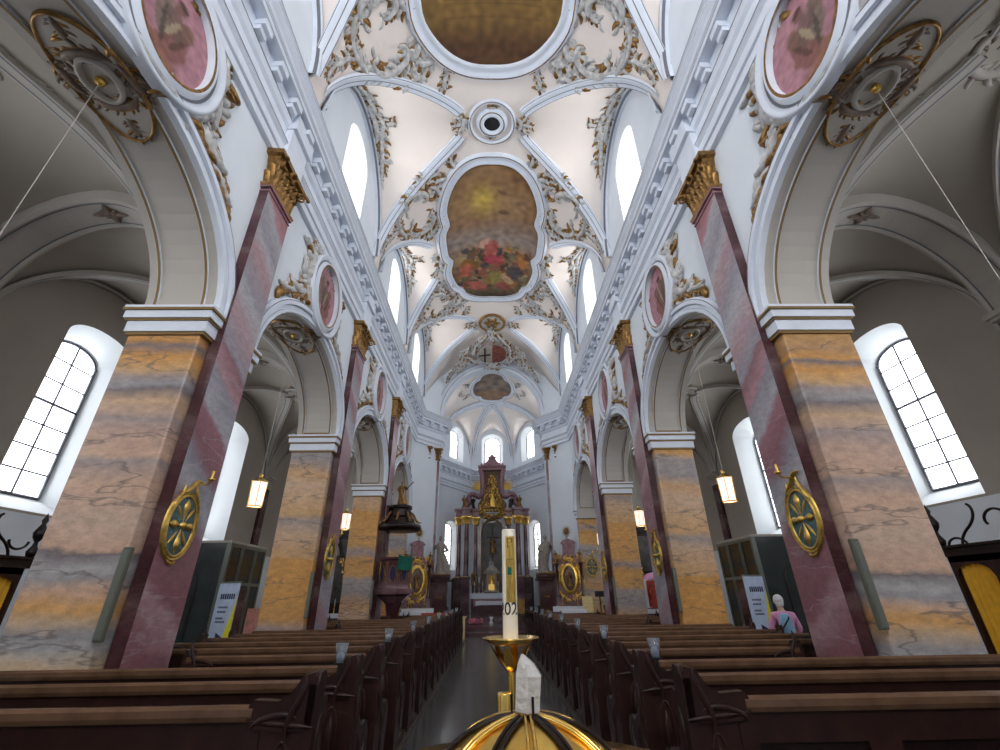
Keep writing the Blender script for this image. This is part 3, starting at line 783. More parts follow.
# leaf sprays on the caps over the clerestory windows
LS = [(-.0, .12, 0, 1.5, -.3, -3, False, .07), (.75, .18, -15, 1.1, .8, 5, True, .06), (-.75, .18, 15, 1.1, -.8, -5, True, .06), (0, .38, 0, .8, -2.4, -5, False, .06), (1.35, .1, -10, .8, -.8, -6, False, .045), (-1.35, .1, 10, .8, .8, 6, False, .045), (0, .62, 90, .4, 1.5, 5, True, .05)]
for k, c in enumerate(BC):
    if k == 0: continue
    for s in (-1, 1):
        a = LUN[k]
        def F(u, v, h, s=s, c=c, a=a):
            d = max(-.98, min(.98, u / 2.72)); y = c + u
            return V((s * (XV - .22 - v), y, 12.4 + (a - 12.4) * math.sqrt(1 - d * d) - .02 - h))
        w_, g_ = rocaille(F, [(a, b, c_, L_, d, e, f, r * 1.35) for a, b, c_, L_, d, e, f, r in LS], 1.5, seed=31 + k, goldshare=.5, h=1.1)
        t = tag(w_.build('window_cap_ornament', 'stucco'), 'leafy stucco spray over the clerestory window above the %s arch, %s side' % (ORD[k], SIDE[s]), 'stucco ornament', 'stucco sprays over the clerestory windows')
        g_.build('gilded_leaves', 'golddark', t)

# ---- ceiling paintings
def lobed(ax, ay, notches, bulge=.08):
    def m(phi):
        r = 1 + bulge * abs(math.sin(2 * phi)) ** 1.5
        for p, w_, d in notches:
            for q in (p, PI - p):
                e = math.atan2(math.sin(phi - q), math.cos(phi - q)); r -= d * math.exp(-(e / w_) ** 2)
        return r
    def inside(a, b):
        phi = math.atan2(b / ay, a / ax); return math.hypot(a / ax, b / ay) / m(phi)
    pts = [(ax * math.cos(t) * m(t), ay * math.sin(t) * m(t)) for t in lin(0, 2 * PI, 121)[:-1]]
    return inside, pts
def picture_frame(name, F, pts, prof, mats, parent, mi=0, lines=()):
    """F(a, b, h); prof in (outward, height)"""
    mb = MB(); n = len(pts); nr = []
    for i in range(n):
        x1, y1 = pts[i - 1]; x2, y2 = pts[(i + 1) % n]; l = math.hypot(x2 - x1, y2 - y1); nr.append(((y2 - y1) / l, -(x2 - x1) / l))
    for pr, m_ in [(prof, mi)] + [([(a - .018, h), (a + .018, h)], q) for a, h, q in lines]:
        rows = [[F(x + nx * a, y + ny * a, h) for a, h in pr] for (x, y), (nx, ny) in zip(pts, nr)]; rows.append(rows[0]); mb.grid(rows, m_, True)
    return mb.build(name, mats, parent)
def fresco_blobs(seed, n, ya, yb, pal):
    r = random.Random(seed); out = []
    for i in range(n):
        y = r.uniform(ya, yb); x = r.uniform(-1.6, 1.6); c = r.choice(pal); f = r.uniform(.45, 1.1)
        out.append(((x, y, r.uniform(.09, .28), r.uniform(.12, .42), r.uniform(-.9, .9), .18), tuple(q * f for q in c)))
        if r.random() < .6: out.append(((x + r.uniform(-.1, .1), y - .36, .07, .09, 0, .2), (.36, .19, .09)))
    return out
PAL = [(.28, .06, .03), (.34, .16, .03), (.05, .05, .065), (.36, .22, .09), (.12, .05, .03), (.20, .17, .10), (.30, .11, .06), (.05, .03, .02), (.40, .27, .15)]
BL2 = fresco_blobs(5, 105, .35, 3.0, PAL) + [((-.05, .45, .28, .55, .3, .15), (.38, .085, .07)), ((.05, 1.15, .42, .34, .1, .15), (.34, .04, .06)), ((-.35, .05, .16, .3, .5, .15), (.55, .30, .22)), ((-1.25, 1.7, .28, .4, .2, .2), (.45, .10, .06)),
       ((-.75, 3.0, .5, .3, .7, .2), (.40, .09, .07)), ((.1, 2.5, .35, .45, 0, .4), (.22, .19, .04)), ((1.1, 1.9, .35, .6, .2, .3), (.05, .05, .06)), ((.55, 3.1, .4, .3, .2, .3), (.26, .06, .05)), ((1.4, 1.2, .25, .4, -.3, .2), (.40, .15, .04))]
SKYB = [((.45, -2.7, .24, .1, .4, .3), (.16, .08, .04)), ((.5, -1.75, .2, .14, 0, .3), (.14, .07, .04)), ((1.1, -2.3, .3, .12, -.4, .4), (.2, .11, .06)), ((-1.2, -1.2, .6, .25, .1, .5), (.26, .15, .08)), ((1.0, -.9, .7, .3, .1, .5), (.22, .15, .11))]
def fresco2(a, b):
    n = noise.noise(V((a * .9, b * .7, 3))); n2 = noise.noise(V((a * 4, b * 4, 9)))
    c = mixc((.22, .115, .045), (.31, .18, .085), .5 + n)
    g = math.exp(-(((a + .35) / .5) ** 2 + ((b + 2.35) / .6) ** 2)); c = mixc(c, (.52, .36, .07), g)
    g = math.exp(-(((b + .2) / .8) ** 2)); c = mixc(c, (.27, .235, .22), g * .75)
    if b > 1: c = mixc(c, (.13, .10, .045), (b - 1) * .9)
    for bl, q in SKYB + BL2:
        t = blob(a, b, bl)
        if t: c = mixc(c, q, t * .92)
    if b > 3.2: c = mixc(c, (.06, .035, .02), (b - 3.2) * 1.6)
    return tuple(max(.005, p * (1 + n2 * .45)) for p in c)
BL1 = fresco_blobs(8, 60, -3.9, 1.6, [(.20, .10, .03), (.12, .06, .03), (.26, .12, .05), (.07, .04, .02)]) 
def fresco1(a, b):
    n = noise.noise(V((a * 1.1, b * .9, 7))); n2 = noise.noise(V((a * 5, b * 5, 2)))
    c = mixc((.09, .045, .02), (.21, .11, .03), .5 + n * .9)
    if b > 1.4: c = mixc(c, (.20, .12, .03), .6)
    if b > 3.0: c = mixc(c, (.09, .04, .015), (b - 3.0) * 1.5)
    for x in (-1.35, -1.15): c = mixc(c, (.32, .17, .05), math.exp(-((a - x) / .06) ** 2) * (1 if b < 2.6 else 0))
    for i in range(7):
        if abs(b - 2.2 - .13 * i) < .03 and abs(a) < 1.3: c = mixc(c, (.13, .07, .02), .7)
    for bl, q in BL1:
        t = blob(a, b, bl)
        if t: c = mixc(c, q, t * .8)
    return tuple(max(.004, p * (1 + n2 * .5)) for p in c)
FR = [(-.02, 0), (-.02, .10), (.06, .13), (.12, .07), (.22, .07), (.30, .14), (.38, .14), (.42, 0)]
def FP(x0, y0, sc=1.0):
    f = FV(x0, y0)
    return lambda a, b, h: f(a, b, h)
ins, pts = lobed(2.02, 4.0, [(-.38, .10, .10), (.22, .09, .11), (.80, .08, .05)])
t = thing('ceiling_painting', 'large lobed vault painting of a crowd in red and brown under a golden sky', 'painting', (0, 0, 0))
painted('canvas', lambda a, b: FP(0, 15.0)(a, b, .05), ins, -2.3, 2.3, -4.5, 4.5, fresco2, t, 120, 200)
picture_frame('frame', FP(0, 15.0), pts, FR, ['molding', 'golddark'], t, 0, ((.34, .145, 1), (-.02, .11, 1)))
ins, pts = lobed(2.35, 4.25, [(.55, .1, .10), (-.55, .1, .1)], .05)
t = thing('ceiling_painting', 'dark brown oval vault painting cut off by the top edge of the picture', 'painting', (0, 0, 0))
painted('canvas', lambda a, b: FP(0, 3.4)(a, b, .05), ins, -2.6, 2.6, -4.7, 4.7, fresco1, t, 100, 150)
picture_frame('frame', FP(0, 3.4), pts, FR, ['molding', 'golddark'], t, 0, ((.34, .145, 1),))
mb = MB()   # scroll clusters gripping the painting frames
for (y0, sc, lst) in ((15.0, 1, ((-1.85, -1.7), (-2.05, .75), (-1.75, 2.9))), (3.4, 1, ((-2.05, 2.2),))):
    for s in (-1, 1):
        for q, (x, y) in enumerate(lst):
            w_, g_ = rocaille(FV(s * (abs(x) + .32), y0 + y, s, 1), [(0, 0, 90, 1.2, 1.0, 5, False, .10), (.2, .35, 60, .8, -2.5, -8, False, .07), (.2, -.4, 120, .8, 2.5, 8, False, .07), (-.12, 0, 90, .5, 2.5, 6, False, .06)], 1.7, seed=61 + q, goldshare=.5, h=1.3)
            t = tag(w_.build('frame_ornament', 'stucco'), 'scroll cluster gripping the %s side of the %s vault painting%s' % (SIDE[s], 'far lobed' if y0 > 10 else 'near dark', (', near notch', ', middle notch', ', far notch')[q] if y0 > 10 else ''), 'stucco ornament', 'scroll clusters on the painting frames')
            g_.build('gilded_leaves', 'golddark', t)
# chancel painting
ins, pts = lobed(1.45, 2.5, [(.0, .3, -.02), (.78, .18, .12), (-.78, .18, .12)], 0)
def FC(u, v, h):
    ph = u / 4.3; n = V((-math.sin(ph), 0, -math.cos(ph))); return V((4.5 * math.sin(ph), 31.0 + v, 12.2 + 4.0 * math.cos(ph))) + n * (h + .02)
def fresco3(a, b):
    n = noise.noise(V((a * 2, b * 1.5, 17))); c = mixc((.10, .075, .06), (.28, .20, .15), .5 + n)
    if b > .6: c = mixc(c, (.28, .13, .04), .5)
    return c
t = thing('ceiling_painting', 'small lobed painting on the chancel vault beyond the arch', 'painting')
painted('canvas', lambda a, b: FC(a, b, .04), ins, -1.7, 1.7, -2.9, 2.9, fresco3, t, 50, 60)
picture_frame('frame', FC, pts, [(a * .7, h) for a, h in FR], ['molding', 'golddark'], t, 0, ((.24, .145, 1),))
w_, g_ = rocaille(FC, mirror([(1.9, .8, 80, 1.2, -1.2, -7, True, .07), (1.9, -1.0, 100, 1.2, 1.2, 7, True, .07), (2.5, 0, 90, 1.3, 1, 5, False, .06), (.8, 2.9, 10, 1.2, -1.2, -6, True, .06)]) + [(1.9, .8, 80, 1.2, -1.2, -7, True, .07), (1.9, -1.0, 100, 1.2, 1.2, 7, True, .07), (2.5, 0, 90, 1.3, 1, 5, False, .06), (.8, 2.9, 10, 1.2, -1.2, -6, True, .06), (0, 3.6, 0, 1.6, -.8, -6, False, .08), (0, -3.2, 0, 1.6, .8, 6, False, .08)], 1.3, seed=77, goldshare=.35)
t = tag(w_.build('rocaille_ornament', 'stucco'), 'scroll wreath round the small chancel vault painting', 'stucco ornament'); g_.build('gilded_leaves', 'golddark', t)

# ring and rosette at the crown
F = FP(0, BC[1])
t = thing('vault_ring', 'round moulded ring with a dark air hole at the crown of the vault', 'ceiling ring')
circ = lambda r, n=48: [(r * math.cos(2 * PI * i / n), r * math.sin(2 * PI * i / n)) for i in range(n)]
picture_frame('outer_ring', F, circ(.66), [(0, .02), (0, .08), (.05, .12), (.1, .06), (.12, 0)], ['molding', 'golddark'], t, 0, ((.07, .11, 1),))
picture_frame('inner_ring', F, circ(.27), [(0, 0), (0, .16), (.06, .2), (.12, .12), (.18, .12), (.24, .0)], ['molding', 'golddark'], t, 0, ((.13, .135, 1),))
mb = MB(); mb.add([F(x, y, .06) for x, y in circ(.28)], [tuple(range(48))]); mb.build('air_hole', 'black', t)
w2, g2 = MB(), MB()
for a in (0, 90, 180, 270):
    ca, sa = math.cos(math.radians(a)), math.sin(math.radians(a)); r0 = .95 if a % 180 == 0 else .5
    F2 = lambda u, v, h, ca=ca, sa=sa, r0=r0: F((r0 + u) * ca - v * sa, (r0 + u) * sa + v * ca, h + .03)
    w_, g_ = rocaille(F2, [(0, 0, 90, .5, 3, 5, False, .07), (.12, .2, 60, .4, -4, -5, False, .05), (.12, -.2, 120, .4, 4, 5, False, .05), (.2, 0, 0, .4, 0, 0, False, .06)] if a % 180 == 0 else [(0, 0, 90, .35, 3, 5, False, .05)], 1.8, seed=a + 3, goldshare=.6, lk=.8)
    for src, dst in ((w_, w2), (g_, g2)): dst.add(src.v, src.f, 0, True)
w2.build('leaf_cluster', 'stucco', t); g2.build('gilded_leaves', 'golddark', t)
F = FP(0, BC[3] + .0)
t = thing('vault_rosette', 'small oval gilded rosette on the vault before the chancel arch', 'rosette')
picture_frame('rim', F, [(x * .62, y * .75) for x, y in circ(1)], [(0, 0), (0, .1), (.08, .14), (.14, .05), (.15, 0)], ['golddark'], t)
mb = MB(); mb.add([F(x * .62, y * .75, .03) for x, y in circ(1)], [tuple(range(48))]); mb.build('field', 'stucco', t)
w2 = MB(); g2 = MB()
for a in range(0, 360, 60):
    ca, sa = math.cos(math.radians(a)), math.sin(math.radians(a))
    ridge(g2, lambda u, v, h, ca=ca, sa=sa: F((.27 + u) * ca - v * sa, ((.27 + u) * sa + v * ca) * 1.2, h + .04), [(q, 0) for q in lin(-.2, .22, 8)], leafshape(8, .11))
for sx in (-1, 1):
    w_, g_ = rocaille(lambda u, v, h, sx=sx: F(sx * (1.05 + u), v, h), [(0, 0, 90, .7, 2, 6, False, .07), (.3, 0, 90, .5, -2, -6, True, .06), (.1, .3, 20, .4, 2, 5, False, .05)], 1.6, seed=5, goldshare=.5)
    w2.add(w_.v, w_.f, 0, True); g2.add(g_.v, g_.f, 0, True)
w2.build('leaf_cluster', 'stucco', t); g2.build('gilded_leaves', 'golddark', t)

# coat of arms above the chancel arch (leaning plane from the arch crown up to the vault)
def FA(u, v, h):
    cx = V((0, 24.2, 15.42)); up = V((0, -1.0, .22)).normalized(); nn = V((0, -.22, -1)).normalized()
    drop = .115 * u * u
    return cx + V((u, 0, 0)) + up * (v * 1.5) - V((0, -.1, 1)) * drop + nn * (h + .12)
t = thing('coat_of_arms', 'painted double shield with a black cross in gilded scrollwork above the chancel arch', 'coat of arms')
sh = [(-.78, .58), (-.4, .66), (0, .56), (.4, .66), (.78, .58), (.86, .1), (.62, -.38), (.3, -.58), (0, -.5), (-.3, -.58), (-.62, -.38), (-.86, .1)]
for nm_, mt_, xs in (('silver_shield', 'stone', -1), ('red_shield', 'armsred', 1)):
    mb = MB(); rows = []
    for i in range(9):
        u = xs * .86 * i / 8; q = math.sqrt(max(0, 1 - (abs(u) / .9) ** 2.4)); rows.append([FA(u, .05 + .55 * q * w_, .10 + .08 * (1 - w_ * w_)) for w_ in lin(-1, 1, 9)])
    mb.grid(rows); o = mb.build(nm_, mt_, t); o['label'] = 'grey shield half' if xs < 0 else 'dark red shield half'
mb = MB()
mb.add([FA(x, y, .2) for x, y in ((-.50, .5), (-.40, .5), (-.40, -.38), (-.50, -.38))], [(0, 1, 2, 3)]); mb.add([FA(x, y, .2) for x, y in ((-.80, .12), (-.1, .12), (-.1, .02), (-.80, .02))], [(0, 1, 2, 3)])
mb.build('black_cross', 'black', t)
ARM = [(1.1, .3, 100, 1.2, 1.2, 6, False, .07), (1.3, -.2, 60, 1.2, -1.5, -6, True, .07), (.6, .85, -30, 1.1, -1.2, -6, True, .07), (1.9, .0, -60, 1.3, -1.2, -6, True, .07), (1.9, -.55, -30, 1.1, 1.8, 6, False, .06), (2.6, -.55, -30, 1.1, -1.2, -7, True, .05), (1.55, .35, -40, .9, 2, 5, False, .05)]
w_, g_ = rocaille(FA, ARM + mirror(ARM) + [(0, 1.0, 0, .9, -2.5, -6, False, .08), (0, -.8, 0, 1.2, -.8, -5, False, .10), (0, -.65, 0, 1.0, .9, 5, False, .08), (0, 1.15, 90, .4, 1, 1, False, .08)], 1.6, seed=21, goldshare=.55)
w_.build('scrollwork', 'stucco', t); g_.build('gilded_leaves', 'golddark', t)

# wall cartouches with rose ovals
def figure_blobs(seed):
    r = random.Random(seed); x = r.uniform(-.12, .08)
    B_ = [((x - .14, .02, .13, .40, .35, .10), (.15, .12, .085)), ((x + .12, -.22, .17, .34, -.25, .10), (.19, .075, .06)), ((x, .10, .15, .22, .2, .1), (.14, .085, .07)), ((x + .01, .40, .075, .095, 0, .1), (.17, .075, .055)), ((x + .02, .44, .085, .05, 0, .1), (.06, .035, .03)),
          ((x + .03, -.02, .035, .26, -.25, .1), (.36, .29, .19)), ((x - .08, -.2, .03, .28, .2, .1), (.06, .05, .04)), ((x + .15, -.15, .03, .25, -.35, .1), (.09, .04, .03)), ((x + .2, .2, .1, .13, 0, .12), (.17, .09, .06)), ((x, -.62, .28, .18, 0, .15), (.25, .11, .075))]
    return B_
CT = [(-.78, .15, 85, 1.2, .75, 4, False, .075), (-.62, -.62, -50, .9, -1.6, -7, True, .07), (-.85, -.2, 100, .6, -2, -6, False, .06), (-.45, .82, 35, .8, -1.2, -7, True, .07), (-1.05, -.75, 20, .8, 2.4, 7, False, .06), (-.3, -1.0, -20, .7, 1.8, 6, False, .07), (-1.35, -.98, 40, .7, -2.2, -6, True, .05), (-.75, .72, 70, .5, 2.5, 5, False, .05)]
for s in (-1, 1):
    for k, c in enumerate(BC):
        zc = 8.68
        F = lambda u, v, h, c=c, s=s, zc=zc: V((s * (XW - .02 - h * 1.15), c - .06 + u * 1.25, zc + v * 1.06))
        t = thing('wall_cartouche', 'rose oval painting in a gilded scroll frame over the %s arch, %s wall' % (ORD[k], SIDE[s]), 'cartouche', (0, 0, 0), 'oval cartouches over the nave arches')
        FB = figure_blobs(40 + k * 2 + (s > 0))
        CT_ = [(a, b, c_, L_, d, e, f, r * 1.35) for a, b, c_, L_, d, e, f, r in CT]
        def pic(a, b, FB=FB):
            n = noise.noise(V((a * 3, b * 3, k + s * 5))); cc = mixc((.36, .17, .21), (.45, .235, .27), .5 + n * .6)
            for bl, q in FB:
                v_ = blob(a, b, bl)
                if v_: cc = mixc(cc, q, v_ * .85)
            n2 = noise.noise(V((a * 12, b * 12, 1))); return tuple(max(.01, p * (1 + .3 * n2)) for p in cc)
        painted('oval_canvas', lambda a, b: F(a, b, .04), lambda a, b: math.hypot(a / .56, b / .80), -.56, .56, -.8, .8, pic, t, 40, 56)
        P = [(x * .56, y * .80) for x, y in circ(1)]
        picture_frame('oval_frame', F, P, [(-.02, .02), (-.02, .12), (.03, .16), (.07, .09), (.14, .09), (.2, .15), (.24, .12), (.25, 0)], ['molding', 'golddark', 'shadow'], t, 0, ((-.01, .15, 1), (.10, .095, 2)))
        flip = CT_ + mirror(CT_) + [(0, 1.02, 0, .8, -2.2, -6, False, .08), (0, -.98, 0, .9, 2.2, 6, False, .09), (0, 1.15, 90, .35, 0, 0, False, .06)]
        w_, g_ = rocaille(F, flip, 1.6, seed=90 + k * 3 + s, goldshare=.36, h=1.2, lk=1.1, ok=lambda u, v, zc=zc: zc + v * 1.06 > ZS + (RB + .17) * math.sqrt(max(0, 1 - ((u * 1.25 - .06) / (RA + .17)) ** 2)))
        w_.build('scrollwork', 'stucco', t); g_.build('gilded_leaves', 'golddark', t)
        # trailing leaf garland down the arch
        rr = random.Random(k)
        for sg in (-1, 1):
            mb = MB()
            for i in range(15):
                a = PI / 2 + sg * (.10 + i * .052); y = c + (RA + .38) * math.cos(a); z = ZS + (RB + .40) * math.sin(a)
                hd = math.degrees(a) + 90 * sg + rr.uniform(-50, 50) + (180 if sg < 0 else 0)
                lp = stroke2(y - c, z - zc, hd, rr.uniform(.22, .42), rr.uniform(-4, 4), 3, False, 8); ridge(mb, lambda u_, v_, h_: F(u_ / 1.25, v_ / 1.06, h_), lp, leafshape(len(lp), rr.uniform(.035, .07)), 0, 1.4)
            mb.build('leaf_garland', 'golddark', t)

# soffit medallions (apex of each arch) with ropes
SM = [(0, .42, 0, .8, -1.8, -6, False, .05), (0, -.42, 0, .8, 1.8, 6, False, .05), (.42, 0, 90, .6, 2, 7, True, .045), (-.42, 0, 90, .6, 2, 7, True, .045), (0, .78, 90, .4, 2, 6, True, .04), (0, -.78, 90, .4, -2, -6, True, .04)]
for s in (-1, 1):
    for k, c in enumerate(BC):
        def F(u, v, h, c=c, s=s):   # u across the wall, v along the arch
            ph = v * .72 / 2.2; u = u * .92; y = c + RA * math.sin(ph); z = ZS + RB * math.cos(ph); n = V((0, -math.sin(ph) / RA, -math.cos(ph) / RB)).normalized()
            return V((s * ((XW + XB) / 2 + u), y, z)) + n * (h + .01)
        t = thing('soffit_medallion', 'oval stucco medallion under the crown of the %s arch on the %s' % (ORD[k], SIDE[s]), 'medallion', (0, 0, 0), 'oval medallions under the nave arches')
        P = [(x * .46, y * 1.0) for x, y in circ(1)]
        mb = MB(); mb.add([F(x, y, .02) for x, y in P], [tuple(range(48))]); 
        rows = [[F(x * q, y * q, .02) for x, y in P] for q in (0.01, .35, .7, 1)]; mb = MB(); mb.grid(rows, 0, True, True); mb.build('field', 'aisleband', t)
        picture_frame('rim', F, P, [(-.025, .02), (-.015, .045), (0, .05), (.015, .045), (.025, 0)], ['golddark'], t)
        picture_frame('inner_oval', F, [(x * .2, y * .32) for x, y in circ(1)], [(-.03, .02), (0, .08), (.04, .08), (.06, .02)], ['aisleband'], t)
        w_, g_ = rocaille(F, [(a, b, c_, L_, d, e, f, r * 1.45) for a, b, c_, L_, d, e, f, r in SM], 1.7, seed=7 + k, goldshare=.35)
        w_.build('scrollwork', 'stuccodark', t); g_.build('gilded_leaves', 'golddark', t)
        mb = MB(); mb.lathe([(0, -.12), (.05, -.09), (.06, -.04), (.03, 0)], F(0, 0, 0), 10); mb.build('boss', 'gold', t)
        if k == 0:
            mb = MB(); a = F(0, 0, .1); mb.tube([a, V((a.x, a.y, 2.6))], .005, 5)
            tag(mb.build('hanging_rope', 'rope'), 'thin pale rope hanging down from the medallion of the nearest %s arch' % SIDE[s], 'rope')
# aisle stucco: star rosettes under the cross arches, bosses on the vault crowns
AX = (XB + XO) / 2
for s in (-1, 1):
    for k, yc in enumerate(PC[1:4]):
        def F(u, v, h, s=s, yc=yc):
            x = AX + u; z = 6.2 + 2.5 * math.sqrt(max(0, 1 - (u / 1.955) ** 2)) - .24; return V((s * x, yc + v, z - h))
        mb = MB()
        for a in range(0, 360, 45):
            ca, sa = math.cos(math.radians(a)), math.sin(math.radians(a)); L = .34 if a % 90 == 0 else .2
            ridge(mb, lambda u, v, h, ca=ca, sa=sa: F(u * ca - v * sa, (u * sa + v * ca) * .7, h), [(q, 0) for q in lin(.02, L, 7)], leafshape(7, .06))
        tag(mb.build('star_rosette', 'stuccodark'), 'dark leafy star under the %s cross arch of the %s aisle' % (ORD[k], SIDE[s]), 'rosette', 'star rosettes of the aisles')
    for k, c in enumerate(BC):
        def F(u, v, h, s=s, c=c):
            x = AX + u; z = max(6.2 + 2.5 * math.sqrt(max(0, 1 - (u / 1.955) ** 2)), 6.0 + 2.65 * math.sqrt(max(0, 1 - (v / 2.72) ** 2))); return V((s * x, c + v, z - h))
        w_, g_ = rocaille(F, [(0, .45, 0, .9, -2, -6, False, .07), (0, -.45, 0, .9, 2, 6, False, .07), (.5, 0, 90, .8, 2, 6, False, .06), (-.5, 0, 90, .8, -2, -6, False, .06), (.6, .6, 45, .6, 2, 5, True, .05), (-.6, -.6, 45, .6, 2, 5, True, .05), (.6, -.6, -45, .6, 2, 5, True, .05), (-.6, .6, -45, .6, 2, 5, True, .05), (0, 0, 0, .4, 5, 5, False, .05)], 1.3, seed=3 + k, goldshare=.2)
        t = tag(w_.build('aisle_vault_ornament', 'aisleband'), 'scroll stucco at the crown of the %s bay of the %s aisle vault' % (ORD[k], SIDE[s]), 'stucco ornament', 'crown stucco of the aisle vaults')
        g_.build('gilded_leaves', 'stuccodark', t)

# ================================================================== FURNISHINGS
def ell(mb, c, r, n=14, m=10, mi=0):
    rows = []
    for j in range(m + 1):
        a = -PI / 2 + PI * j / m; q = max(.02, math.cos(a)); rows.append([(c[0] + r[0] * q * math.cos(2 * PI * i / n), c[1] + r[1] * q * math.sin(2 * PI * i / n), c[2] + r[2] * math.sin(a)) for i in range(n)])
    mb.grid(rows, mi, True, True); return mb
# ---- pews: local x runs away from the aisle, y towards the altar
ENDP = [(-.05, 0), (.60, 0), (.60, .07), (.52, .12), (.47, .22), (.50, .34), (.55, .46), (.56, .56), (.50, .66), (.40, .69), (.32, .66), (.22, .70), (.16, .78), (.14, .90), (.17, .99), (.21, 1.04), (.17, 1.09), (.12, 1.07), (.10, 1.12), (.13, 1.19), (.08, 1.24), (.0, 1.23), (-.05, 1.17), (-.05, .5)]
CREST = [(0, .92), (.0, 1.20), (.02, 1.24), (.10, 1.22), (.13, 1.17), (.17, 1.12), (.24, 1.08), (.31, 1.085), (.40, 1.09), (.43, 1.06), (.43, .97), (.36, .93), (.2, .915)]
def make_pew(L, seatL, fine):
    root = thing('church_pew', 'x', 'pew')
    mb = MB(); mb.box((.02, 0, .06), (L, .035, .98))
    bk = mb.build('backrest', 'wood', root)
    mb = MB()
    n = max(1, round(L / 1.05)); w_ = (L - .45) / n
    for i in range(n):
        a = .34 + i * w_; 
        for (x0, x1, z0, z1) in ((a, a + w_, .80, .98), (a, a + w_, .06, .18), (a, a + .11, .18, .80), (a + w_ - .11, a + w_, .18, .80)): mb.box((x0, -.018, z0), (x1, .0, z1))
    mb.build('back_panelling', 'woodred', bk)
    mb = MB(); mb.prism([(-.055, 1.0), (-.04, .97), (.085, .97), (.10, 1.01), (.085, 1.045), (-.03, 1.06), (-.055, 1.04)], lambda p, k: (.40 if k == 0 else L - .04, p[0], p[1]))
    mb.build('top_rail', 'woodtop', root)
    mb = MB(); mb.box((.05, .035, .42), (seatL, .43, .46)); mb.box((.05, .36, .08), (seatL, .39, .42)); mb.build('seat', 'wood', root)
    mb = MB(); mb.box((.05, .50, .12), (seatL, .62, .16)); mb.box((.1, .52, .06), (.2, .6, .12)); mb.box((seatL - .2, .52, .06), (seatL - .1, .6, .12)); mb.build('kneeler', 'woodtop', root)
    for side in ((0, 1) if seatL == L else (0,)):
        x0 = -.01 if side == 0 else L - .05
        mb = MB(); mb.prism(ENDP, lambda p, k, x0=x0, q=(1 if side == 0 else .6): (x0 + .06 * k, p[0], p[1] if p[1] < .95 else .95 + (p[1] - .95) * q))
        if fine:
            fx = x0 - .012 if side == 0 else x0 + .072
            F = lambda u, v, h, fx=fx, sg=(-1 if side == 0 else 1): V((fx - sg * .014 + sg * h, u, v))
            ridge(mb, F, stroke2(.22, .42, 85, .5, 2, 8, True), taper(27, .022)); ridge(mb, F, stroke2(.05, .75, 95, .5, -1, -9, True), taper(27, .022)); ridge(mb, F, stroke2(.4, .5, 60, .3, 4, 9, False), taper(27, .02)); ridge(mb, F, stroke2(.3, .14, 5, .4, 2, 9, True), taper(27, .02))
        e = mb.build('end_panel', 'woodred', root)
        sg = 1 if side == 0 else -1; xb = 0 if side == 0 else L
        mb = MB(); mb.prism(CREST if side == 0 else [(a * .45, b if b < 1.0 else 1.0 + (b - 1.0) * .55) for a, b in CREST], lambda p, k, sg=sg, xb=xb: (xb + sg * p[0], -.05 + .07 * k, p[1]))
        mb.box((min(xb + sg * .03, xb + sg * .33), -.03, .06), (max(xb + sg * .03, xb + sg * .33), 0, .95))
        if fine:
            F = lambda u, v, h, sg=sg, xb=xb: V((xb + sg * u, -.05 - h, v))
            ridge(mb, F, stroke2(.12, 1.05, 120, .4, -2, -12, True), taper(27, .022)); ridge(mb, F, stroke2(.26, 1.0, 170, .32, 2, 12, False), taper(27, .02)); ridge(mb, F, stroke2(.2, .955, 5, .42, 0, 0), taper(27, .016))
            F = lambda u, v, h, sg=sg, xb=xb: V((xb + sg * u, -.03 - h, v))
            ov = [(.18 + .055 * math.cos(t), .66 + .2 * math.sin(t)) for t in lin(0, 2 * PI, 25)]; ridge(mb, F, ov, .012)
            ridge(mb, F, [(.18, q) for q in lin(.52, .8, 8)], leafshape(8, .03)); ridge(mb, F, stroke2(.18, .25, 90, .36, 3, 10, True), taper(27, .02))
        mb.build('carved_crest', 'woodred', e)
    return root
PEWY0, PITCH, AX0 = 3.69, 1.01, 1.25
protos = {}
nrow = 17
for s in (-1, 1):
    for n in range(nrow):
        y = PEWY0 + PITCH * n
        kind = 'short' if n in (3, 9, 15) else ('front' if n in (2, 8, 14) else 'long')
        if s < 0 and n in (14, 15): kind = 'pulpit'
        if n in (2, 8, 14): y -= .10
        key = (kind, n < 3)
        L = {'short': 2.72, 'front': 4.28, 'long': 4.28, 'pulpit': 2.0}[kind]; SL = {'short': L, 'front': 2.9, 'long': L, 'pulpit': L}[kind]
        if key not in protos: protos[key] = make_pew(L, SL, True); o = protos[key]
        else: o = copy_tree(protos[key])
        o['group'] = 'rows of pews in the nave'
        o.location = (s * AX0, y, .01); 
        o.scale = (s, 1, 1)
        w_ = ORD[n] + ' row'
        o['label'] = 'dark carved wooden pew %s of the aisle, %s counted from the camera' % (SIDE[s], w_)

